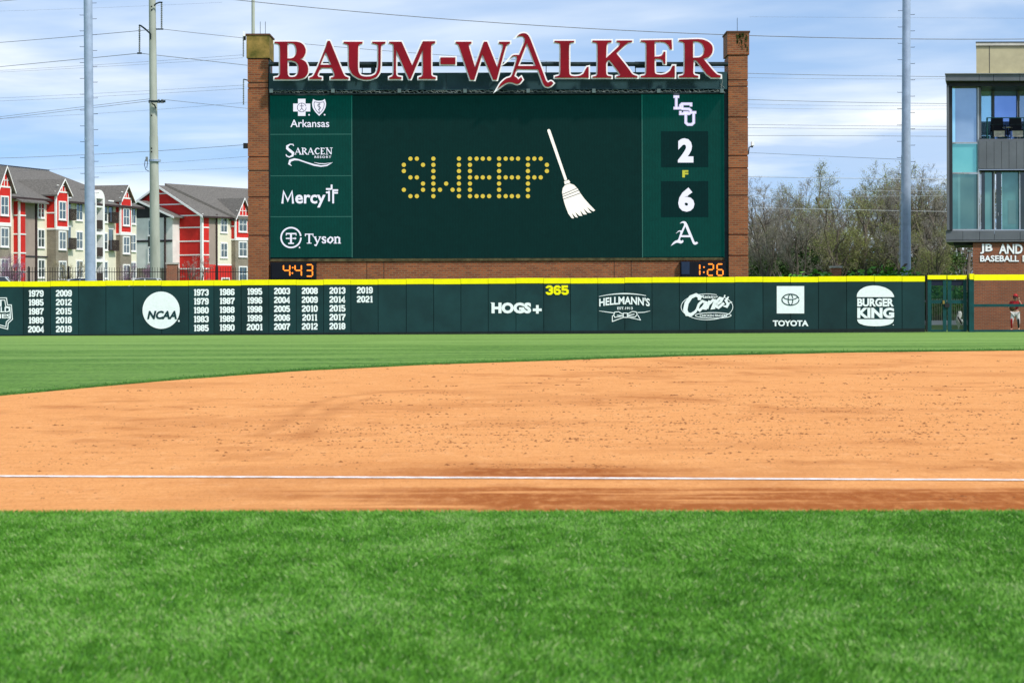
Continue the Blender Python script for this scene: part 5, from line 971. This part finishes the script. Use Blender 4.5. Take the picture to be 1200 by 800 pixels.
# second building
ZB = 2.6
Bd = empty('apartment_building', (-36.03, 264, ZB), math.atan2(.866, .5), 'red gabled apartment building beside the left brick pillar, light grey wing in front', 'apartment building', 'apartment buildings beyond the fence')
EB, RB = 11.2 - ZB, 14.65 - ZB
MB().prism([(0, 0, 0), (0, 12.4, 0), (0, 12.4, EB), (0, 6.2, RB - .1), (0, 0, EB)], (1.3, 0, 0)).build('gable_wall', redp, Bd)
for z in (.45, 2.15, 3.75, 5.35, 6.95, 8.35): MB().box((-.05, -.02, z), (-.002, 12.3, z + .14)).build('trim_band', trim, Bd); MB().box((0, -.05, z), (1.3, -.002, z + .14)).build('trim_band', trim, Bd)
for z, yy in ((9.7, 2.4), (11.0, 4.6)): MB().box((-.05, yy, z), (-.002, 12.4 - yy, z + .14)).build('trim_band', trim, Bd)
MB().box((-.09, -.09, 0), (.18, -.003, EB)).build('corner_board', trim, Bd); MB().box((-.09, -.003, 0), (-.003, .2, EB)).build('corner_board', trim, Bd)
MB().box((1.3, .0, 0), (2.5, 10, EB - .1)).build('taupe_wall', taupe, Bd); MB().tube([(2.62, -.12, 0), (2.62, -.12, EB)], .12, 8).build('downspout', gut, Bd)
MB().box((2.5, -.003, 2.7), (24, 12.4, EB - .05)).build('wall', cream, Bd); MB().box((1.35, -.02, 0), (24, 12.4, 2.7)).build('red_base', redp, Bd)
MB().box((2.5, -.04, 2.62), (5.6, -.021, 2.78)).build('trim_band', trim, Bd)
MB().box((3.6, -.06, -.2), (5.2, -.025, 1.2)).build('garage_frame', trim, Bd); MB().box((3.75, -.09, -.2), (5.05, -.062, 1.05)).build('garage_window', dkb, Bd)
for s_ in (4.1,):
    for z in (3.6, 6.55): window(Bd, s_, -.03, z, 1.15, 1.6)
bay(Bd, 5.6, 8.4, .6, 0, 5.75, EB - .05, 11.0 - .35, 6)
for s_ in (10.5, 13.5, 17):
    for z in (3.6, 6.55): window(Bd, s_, -.03, z, 1.2, 1.6)
ov = .5; sl = (RB - EB) / 6.2
roofslab(Bd, [(-ov, -ov, EB - sl * ov), (24, -ov, EB - sl * ov), (24, 6.2, RB), (-ov, 6.2, RB)], .2); roofslab(Bd, [(-ov, 12.9, EB - sl * ov), (24, 12.9, EB - sl * ov), (24, 6.2, RB), (-ov, 6.2, RB)], .2)
roofslab(Bd, [(5.2, -.9, EB - sl * .9 + .28), (24, -.9, EB - sl * .9 + .28), (24, 6.2, RB + .28), (.9, 6.2, RB + .28)], .26)
MB().prism([(-ov - .06, -ov, EB - sl * ov - .24), (-ov - .06, 6.2, RB - .24), (-ov - .06, 6.2, RB + .02), (-ov - .06, -ov, EB - sl * ov + .02)], (.055, 0, 0)).build('rake_board', trim, Bd); MB().prism([(-ov - .06, 12.9, EB - sl * ov - .24), (-ov - .06, 6.2, RB - .24), (-ov - .06, 6.2, RB + .02), (-ov - .06, 12.9, EB - sl * ov + .02)], (.055, 0, 0)).build('rake_board', trim, Bd)
MB().box((-ov, -ov - .13, EB - sl * ov - .2), (24, -ov - .01, EB - sl * ov)).build('gutter', gut, Bd)
# grey wing
MB().box((-1.3, 3.3, 2.3), (-.002, 11.6, EB - .4)).build('grey_wing', lgrey, Bd); MB().box((-1.3, 3.31, 0), (-.003, 11.59, 2.3)).build('wing_brick', abrick, Bd)
MB().prism([(-1.32, 3.3, EB - .4), (-1.32, 11.6, EB - .4), (-1.32, 11.6, EB - .2), (-1.32, 7.9, EB + 1.5), (-1.32, 3.3, EB - .2)], (1.3, 0, 0)).build('wing_gable', charc, Bd)
for y0, y1 in ((2.6, 7.9), (12.2, 7.9)): 
    roofslab(Bd, [(-1.9, y0, EB - .35), (-1.9, y1, EB + 1.65), (0, y1, EB + 1.65), (0, y0, EB - .35)], .12); MB().prism([(-1.96, y0, EB - .55), (-1.96, y1, EB + 1.45), (-1.96, y1, EB + 1.68), (-1.96, y0, EB - .33)], (.055, 0, 0)).build('rake_board', trim, Bd)
MB().box((-1.36, 3.32, 5.35), (-1.302, 11.6, 5.6)).build('belt_band', charc, Bd); MB().tube([(-1.4, 4.35, 0), (-1.4, 4.35, EB - .4)], .11, 8).build('downspout', gut, Bd)
for z in (3.0, 6.2):
    window(Bd, -1.33, 6.3, z, 1.0, 1.7, -math.pi / 2); window(Bd, -1.33, 10.6, z, 1.0, 1.7, -math.pi / 2)
MB().box((-1.345, 5.75, 4.85), (-1.305, 6.9, 6.1)).build('infill_panel', charc, Bd)

# ------------------------------------------------------------------ trees
def tree_meshes(seed, H_, spread, stems, bark, twig, leaf=None, nleaf=0, dens=1.0, lean=0):
    r_ = np.random.default_rng(seed); trunk = MB(); tw = []; tips = []
    def rot(d, ang):
        a = r_.normal(size=3); a -= d * a.dot(d); a /= np.linalg.norm(a); v = d * math.cos(ang) + a * math.sin(ang); return v / np.linalg.norm(v)
    def grow(p, d, Ln, rad, lvl):
        n = (7, 5, 4, 3, 3)[lvl]; pts = [p]; 
        for i in range(n):
            d = d + r_.normal(size=3) * (.10, .17, .22, .28, .3)[lvl] + np.array([0, 0, (.05, .08, .09, .07, .05)[lvl]]); d /= np.linalg.norm(d); pts.append(pts[-1] + d * Ln / n)
        end = rad * (.45, .35, .3, .35, .4)[lvl]; rs = np.linspace(rad, end, n + 1)
        if lvl <= 2: trunk.tube([tuple(q) for q in pts], list(rs), (7, 5, 4)[lvl], False)
        else: tw.append((np.array(pts), rs))
        if lvl == 4: tips.append(pts[-1]); return
        k = int((8, 7, 7, 5)[lvl] * dens * r_.uniform(.8, 1.2))
        for j in range(k):
            t = r_.uniform((.22, .2, .15, .15)[lvl], 1.0); i = min(int(t * n), n - 1); f = t * n - i; q = pts[i] * (1 - f) + pts[i + 1] * f
            dd = pts[i + 1] - pts[i]; dd /= np.linalg.norm(dd); ang = r_.uniform(.35, (.95, 1.05, 1.1, 1.1)[lvl]) * spread
            grow(q, rot(dd, ang), Ln * r_.uniform(.42, .68) * (1 - .35 * t), max(rs[i] * r_.uniform(.4, .6), .006), lvl + 1)
    for s_ in range(stems):
        a = r_.uniform(0, 6.28); d = np.array([math.cos(a) * .28 * (stems > 1), math.sin(a) * .28 * (stems > 1), 1.0]); d /= np.linalg.norm(d)
        grow(np.array([math.cos(a), math.sin(a), 0]) * .15 * (stems > 1) + (0, 0, -.3), d, H_ * r_.uniform(.6, .74), H_ * .017 * r_.uniform(.8, 1.2), 0)
    me1 = trunk.mesh('trunk'); me1.materials.append(bark); V = []; F_ = []; b = 0
    for pts, rs in tw:
        n = len(pts); d = pts[-1] - pts[0]; a = np.cross(d, r_.normal(size=3)); a /= np.linalg.norm(a) + 1e-9; c = np.cross(d, a); c /= np.linalg.norm(c) + 1e-9
        for k in range(3):
            t = 2.094 * k; V.append(pts + (a * math.cos(t) + c * math.sin(t)) * np.maximum(rs, .0065)[:, None])
        for i in range(n - 1):
            for k in range(3): k2 = (k + 1) % 3; F_.append((b + k * n + i, b + k * n + i + 1, b + k2 * n + i + 1, b + k2 * n + i))
        b += 3 * n
    me2 = numpy_mesh('twigs', np.concatenate(V), F_, twig); me3 = None
    if leaf is not None:
        T_ = np.array(tips); c = T_[r_.integers(0, len(T_), nleaf)] + r_.normal(0, .13, (nleaf, 3)); u = r_.normal(size=(nleaf, 3)); u /= np.linalg.norm(u, axis=1)[:, None]; v = np.cross(u, r_.normal(size=(nleaf, 3))); v /= np.linalg.norm(v, axis=1)[:, None]; s_ = r_.uniform(.02, .045, nleaf)[:, None]
        V = np.stack([c - u * s_, c + v * s_ * .5, c + u * s_, c - v * s_ * .5], 1).reshape(-1, 3); F_ = np.arange(nleaf * 4).reshape(-1, 4); me3 = numpy_mesh('leaves', V, F_, leaf)
    return me1, me2, me3
bark = mat('bark', (.15, .125, .10), .95, .3, 6, c2=(.07, .06, .05)); twg = mat('grey twigs', (.30, .28, .235), .9, .3, 3, c2=(.16, .145, .12)); twb = mat('brown twigs', (.22, .20, .13), .9, .3, 3, c2=(.12, .105, .065))
bud = mat('olive buds', (.29, .33, .10), .8, .25, 1.5, c2=(.19, .22, .06)); evg = mat('evergreen leaves', (.05, .10, .022), .6, .4, 1.2, c2=(.018, .04, .008)); fresh = mat('fresh leaves', (.12, .34, .04), .6, .3, 1.5, c2=(.06, .2, .02)); pink = mat('redbud blossom', (.33, .20, .28), .8, .3, 3, c2=(.22, .13, .18))
PR = [tree_meshes(11, 9.5, .85, 2, bark, twg), tree_meshes(12, 9.0, 1.0, 3, bark, twg, None, 0, .95), tree_meshes(13, 9.5, .95, 2, bark, twb, bud, 9000), tree_meshes(14, 8.6, 1.05, 3, bark, twb, bud, 12000, .95), tree_meshes(15, 9.2, .9, 3, bark, twg, bud, 3500)]
LAB = {0: 'bare grey tree', 1: 'bare spreading many-stemmed grey tree', 2: 'tall budding olive tree', 3: 'round olive leafed tree', 4: 'bare tree with few early buds'}
def tree(k, px, ytop, D, rz, lab, group='bare trees beyond the outfield wall', wide=1.0):
    me1, me2, me3 = PR[k]; zmax = max(v.co.z for v in me2.vertices) if not hasattr(tree, 'z%d' % k) else getattr(tree, 'z%d' % k); setattr(tree, 'z%d' % k, zmax)
    q = P(px, ytop, D); zg = float(gz(q.x, D)); s_ = (q.z - zg) / zmax; rt = empty('tree', (q.x, D, zg), rz, lab, 'tree', group); rt.scale = (s_ * wide, s_ * wide, s_)
    part('trunk', me1, None, rt); part('crown', me2, None, rt)
    if me3: part('leaves', me3, None, rt)
SPOTS = [(0, 884, 214, 146, 'rising right beside the right brick pillar'), (1, 905, 206, 141, 'a little right of the right brick pillar'), (4, 926, 212, 150, 'between the right pillar and the low brick post'), (0, 948, 207, 143, 'just left of the low brick post'),
         (3, 975, 228, 137, 'directly above the low brick post'), (2, 1000, 188, 149, 'whose tip is the highest left of the steel pole'), (3, 1018, 222, 138, 'over the bright green bush'), (2, 1033, 189, 147, 'whose slim top stands left of the steel pole'), (1, 1050, 205, 143, 'immediately behind the steel light pole'),
         (4, 1072, 198, 148, 'just right of the steel light pole'), (2, 1088, 189, 146, 'between the steel pole and the glass building'), (1, 1104, 192, 142, 'touching the grey frame of the glass building'), (3, 1096, 262, 134, 'low in front near the corner of the clubhouse'), (0, 1126, 200, 145, 'mostly hidden behind the glass building'),
         (4, 895, 246, 136, 'low in front at the foot of the right pillar'), (1, 938, 244, 135, 'low in front left of the brick post'), (0, 1062, 244, 136, 'low in front at the foot of the steel pole'),
         (0, 915, 222, 160, 'far back right of the pillar'), (4, 962, 216, 162, 'far back above the brick post'), (1, 992, 214, 160, 'far back left of the tallest olive tree'), (0, 1045, 215, 163, 'far back left of the steel pole'), (4, 1082, 213, 161, 'far back right of the steel pole'), (1, 1115, 212, 160, 'far back behind the clubhouse corner'), (0, 868, 226, 158, 'hidden far behind the right pillar')]
for i_, (k, px, yt, D, lab) in enumerate(SPOTS): tree(k, px, yt, D, i_ * 1.9, LAB[k] + ' ' + lab, wide=1.0)
# shrubs and undergrowth: leaf masses on real stems
def leaf_cloud(name, n, rx, ry, rz_, s0, s1, material, seed, lumps=9):
    r_ = np.random.default_rng(seed); L_ = r_.normal(size=(lumps, 3)) * (.42, .42, .36); k = r_.integers(0, lumps, n); d = r_.normal(size=(n, 3)); d /= np.linalg.norm(d, axis=1)[:, None]
    c = (L_[k] + d * r_.uniform(.12, .5, n)[:, None] * (.7 + .6 * r_.random(lumps))[k][:, None]) * (rx, ry, rz_); c[:, 2] += rz_; c[:, 2] = np.abs(c[:, 2])
    u = r_.normal(size=(n, 3)); u /= np.linalg.norm(u, axis=1)[:, None]; v = np.cross(u, r_.normal(size=(n, 3))); v /= np.linalg.norm(v, axis=1)[:, None]; s_ = r_.uniform(s0, s1, n)[:, None]
    return numpy_mesh(name, np.stack([c - u * s_, c + v * s_ * .5, c + u * s_, c - v * s_ * .5], 1).reshape(-1, 3), np.arange(n * 4).reshape(-1, 4), material)
st_ = MB(); rr_ = random.Random(5)
for _ in range(9):
    a = rr_.uniform(0, 6.28); st_.tube([(0, 0, -.2), (math.cos(a) * .3, math.sin(a) * .3, .8), (math.cos(a) * .8, math.sin(a) * .8, 1.9)], [.04, .03, .012], 5)
stem_me = st_.mesh('stems'); stem_me.materials.append(bark)
SH = {'dark': [leaf_cloud('foliage', 7000, 2.3, 1.6, 1.7, .05, .11, evg, 31 + i) for i in range(3)], 'fresh': [leaf_cloud('foliage', 3500, 1.3, 1.0, .9, .05, .10, fresh, 41)], 'brown': [leaf_cloud('foliage', 7000, 2.2, 1.5, 1.6, .02, .05, mat('dry brush', (.13, .11, .065), .9, .3, 2, c2=(.06, .05, .03)), 51, 12)]}
def shrub(kind, px, ytop, D, lab, wide=1.0, i=0, group=None):
    me = SH[kind][i % len(SH[kind])]; q = P(px, ytop, D); zg = float(gz(q.x, D)); zm = max(v.co.z for v in me.vertices); s_ = (q.z - zg) / zm * .98
    rt = empty('shrub', (q.x, D, zg), i * 1.3, lab, 'shrub', group); rt.scale = (s_ * wide, s_ * wide, s_); part('foliage', me, None, rt); part('stem', stem_me, None, rt)
for i_, (px, yt, D, lab) in enumerate([(900, 292, 139, 'dark evergreen bush right of the brick pillar above the wall'), (921, 284, 144, 'dark evergreen bush under the bare trees left of the brick post'), (944, 268, 150, 'tall dark evergreen bush deep under the bare trees'), (965, 290, 141, 'dark evergreen bush just behind the low brick post'), (996, 286, 143, 'dark evergreen bush above the bright green one'), (1030, 282, 146, 'dark evergreen bush left of the steel pole base'), (1052, 296, 140, 'dark evergreen bush behind the steel pole base'), (1085, 300, 139, 'dark evergreen bush above the double gate'), (1112, 292, 142, 'dark evergreen bush beside the clubhouse brick corner'), (880, 280, 148, 'dark evergreen bush half hidden by the right pillar')]): shrub('dark', px, yt, D, lab, 1.25, i_, 'evergreen bushes under the trees')
for i_, (px, yt, D, lab) in enumerate([(912, 262, 158, 'brown brush thicket behind the bare trees at left'), (975, 256, 160, 'brown brush thicket behind the brick post'), (1040, 258, 160, 'brown brush thicket behind the steel pole'), (1100, 258, 158, 'brown brush thicket behind the clubhouse corner'), (1130, 270, 156, 'brown brush thicket hidden by the clubhouse')]): shrub('brown', px, yt, D, lab, 1.5, i_, 'brown brush thickets')
shrub('fresh', 1010, 309, 124, 'bright fresh green bush showing over the wall right of the brick post', 1.9); shrub('fresh', 1031, 314, 124.5, 'smaller bright green bush left of the steel pole base', 1.5, 1); shrub('fresh', 929, 318, 128, 'small yellow green bush peeking over the wall', 1.2, 2); shrub('fresh', 1101, 319, 124, 'low green bush seen through the left gate leaf', 1.4, 3); shrub('fresh', 1126, 336, 128, 'low green bush seen through the right gate leaf', 1.6, 4)
# ornamental trees by the apartments
PR += [tree_meshes(21, 4.5, 1.0, 3, bark, pink, pink, 5000, .72), tree_meshes(22, 4.0, .8, 4, bark, mat('tan twigs', (.34, .28, .17), .9, .2, 3), mat('tan leaves', (.36, .33, .16), .8, .2, 3), 2600, .72), tree_meshes(23, 4.5, 1.0, 3, bark, mat('pale twigs', (.45, .33, .30), .9, .2, 3), None, 0, .7)]
for k, px, yt, D, lab in ((5, 2, 297, 150, 'purple flowering redbud at the far left edge'), (5, 14, 300, 154, 'purple flowering redbud in front of the red stair strip'), (6, 82, 305, 150, 'tan leafed upright shrub left of the blue grey pole'), (5, 160, 309, 150, 'low purple redbud left of the pale utility pole'), (5, 171, 308, 156, 'low purple redbud behind the pale utility pole'), (7, 229, 295, 150, 'pale bare ornamental tree before the red gable wall')): tree(k, px, yt, D, px * .7, lab, 'small ornamental trees by the apartments')

# ------------------------------------------------------------------ catcher in the bullpen
PD = 108.3; q0 = P(1190, 386, PD); cz = float(gz(q0.x, PD)); ct = empty('person', (q0.x, PD, cz), R(-20), 'catcher in red jersey and helmet with white trousers standing in the bullpen', 'person'); ct.scale = (.98, .98, .98)
def skin(name, verts, edges, radii, material, parent, sub=2):
    me = bpy.data.meshes.new(name); me.from_pydata(verts, edges, []); o = bpy.data.objects.new(name, me); col.objects.link(o)
    md = o.modifiers.new('s', 'SKIN'); md.use_smooth_shade = True; sv_ = me.skin_vertices[0].data
    for v_, r__ in zip(sv_, radii): v_.radius = (r__, r__) if not isinstance(r__, tuple) else r__
    sv_[0].use_root = True; s2 = o.modifiers.new('u', 'SUBSURF'); s2.levels = sub; s2.render_levels = sub
    bpy.context.view_layer.update(); m2 = bpy.data.meshes.new_from_object(o.evaluated_get(bpy.context.evaluated_depsgraph_get())); bpy.data.objects.remove(o); m2.name = name; m2.materials.clear(); m2.materials.append(material); m2.shade_smooth()
    return part(name, m2, None, parent)
skinm = mat('skin', (.55, .33, .23), .6, .08, 8); jersey = mat('red jersey', (.36, .012, .018), .75, .15, 8, c2=(.24, .01, .015)); pants = mat('white trousers', (.60, .59, .57), .8, .08, 8); redg = mat('red guard', (.42, .015, .02), .35, .15, 8); blk = mat('black guard', (.02, .02, .022), .45)
# pelvis, spine, neck, head; arms (right raised to the face, left folded at the chest); legs (left bent forward)
J = [(0, 0, .95), (0, .0, 1.15), (0, -.02, 1.36), (0, -.02, 1.46), (.01, -.05, 1.56), (.01, -.06, 1.68), (.19, -.02, 1.39), (.33, -.12, 1.22), (.24, -.26, 1.42), (.21, -.27, 1.50), (-.19, -.02, 1.39), (-.30, -.06, 1.14), (-.16, -.28, 1.12), (-.12, -.31, 1.12),
     (.10, 0, .90), (.15, -.04, .50), (.16, .04, .10), (.17, -.14, .04), (-.10, 0, .90), (-.16, -.10, .52), (-.18, .02, .10), (-.20, -.16, .04)]
Ed = [(0, 1), (1, 2), (2, 3), (3, 4), (4, 5), (2, 6), (6, 7), (7, 8), (8, 9), (2, 10), (10, 11), (11, 12), (12, 13), (0, 14), (14, 15), (15, 16), (16, 17), (0, 18), (18, 19), (19, 20), (20, 21)]
Ra = [.14, .13, .15, .06, .085, .08, .065, .045, .035, .032, .065, .045, .035, .032, .095, .06, .042, .035, .095, .06, .042, .035]
skin('body', J, Ed, Ra, skinm, ct)
skin('jersey', [(0, 0, .96), (0, 0, 1.15), (0, -.02, 1.37), (0, -.02, 1.44), (.20, -.02, 1.39), (.33, -.11, 1.235), (-.20, -.02, 1.39), (-.305, -.06, 1.15)], [(0, 1), (1, 2), (2, 3), (2, 4), (4, 5), (2, 6), (6, 7)], [.165, .155, .175, .075, .092, .066, .092, .066], jersey, ct)
skin('trousers', [(0, 0, .93), (.10, 0, .84), (.155, -.045, .48), (.16, .0, .30), (-.10, 0, .84), (-.165, -.10, .50), (-.175, -.04, .30)], [(0, 1), (1, 2), (2, 3), (0, 4), (4, 5), (5, 6)], [.165, .125, .082, .062, .125, .082, .062], pants, ct)
for sx, kx, ky in ((.16, .155, -.10), (-.175, -.165, -.16)):
    o = skin('shin_guard', [(kx, ky, .60), (kx, ky - .015, .50), ((kx + sx) / 2, ky * .6 - .03, .32), (sx, -.035, .13)], [(0, 1), (1, 2), (2, 3)], [(.05, .035), (.065, .04), (.055, .04), (.045, .035)], blk if sx > 0 else redg, ct)
    skin('shoe', [(sx, .05, .05), (sx, -.06, .05), (sx * 1.05, -.18, .035)], [(0, 1), (1, 2)], [.05, .045, .035], redg if sx < 0 else blk, ct, 1)
def blob(name, c, r__, material, sc=(1, 1, 1), seg=16, parent=None, cut_=None):
    bm = bmesh.new(); bmesh.ops.create_uvsphere(bm, u_segments=seg, v_segments=seg // 2 + 2, radius=r__)
    if cut_ is not None: bmesh.ops.delete(bm, geom=[v for v in bm.verts if cut_(v.co)], context='VERTS')
    bmesh.ops.scale(bm, vec=sc, verts=bm.verts); bmesh.ops.translate(bm, vec=c, verts=bm.verts); me = bpy.data.meshes.new(name); bm.to_mesh(me); bm.free(); me.shade_smooth(); return part(name, me, material, parent or ct)
blob('helmet', (.01, -.055, 1.68), .128, redg, (.95, 1.05, 1.0), cut_=lambda c: c.z < -.04 and c.y < .02)
mb = MB()
for z in (1.56, 1.61, 1.66): mb.tube([(.01 + .11 * math.cos(R(a)), -.06 + .15 * math.sin(R(a)), z) for a in range(180, 361, 20)], .009, 5)
for a in (215, 245, 295, 325): mb.tube([(.01 + .112 * math.cos(R(a)), -.06 + .152 * math.sin(R(a)), z) for z in (1.53, 1.62, 1.71)], .009, 5)
mb.build('face_mask', blk, ct)
for x, z, r__ in ((-.02, 1.645, .014), (.04, 1.645, .014)): blob('eye', (x, -.138, z), r__, rim, seg=8)
blob('nose', (.01, -.152, 1.615), .018, skinm, (.8, 1, 1.3), 8); blob('mouth', (.01, -.140, 1.575), .022, redg, (1.1, .5, .3), 8)
for k in range(4): skin('finger', [(.20 + .014 * k, -.285, 1.52), (.195 + .014 * k, -.30, 1.575 + .006 * (k in (1, 2))), (.19 + .013 * k, -.29, 1.61 + .01 * (k in (1, 2)))], [(0, 1), (1, 2)], [.010, .009, .007], skinm, ct, 1)
skin('thumb', [(.19, -.275, 1.50), (.165, -.29, 1.53), (.155, -.285, 1.56)], [(0, 1), (1, 2)], [.011, .010, .008], skinm, ct, 1)
blob('mitt', (-.10, -.36, 1.12), .15, mat('mitt leather', (.10, .045, .02), .5, .2, 12), (1, .45, 1.05)); 
blob('chest_number_patch', (0, .0, 0), .001, pants) if False else None
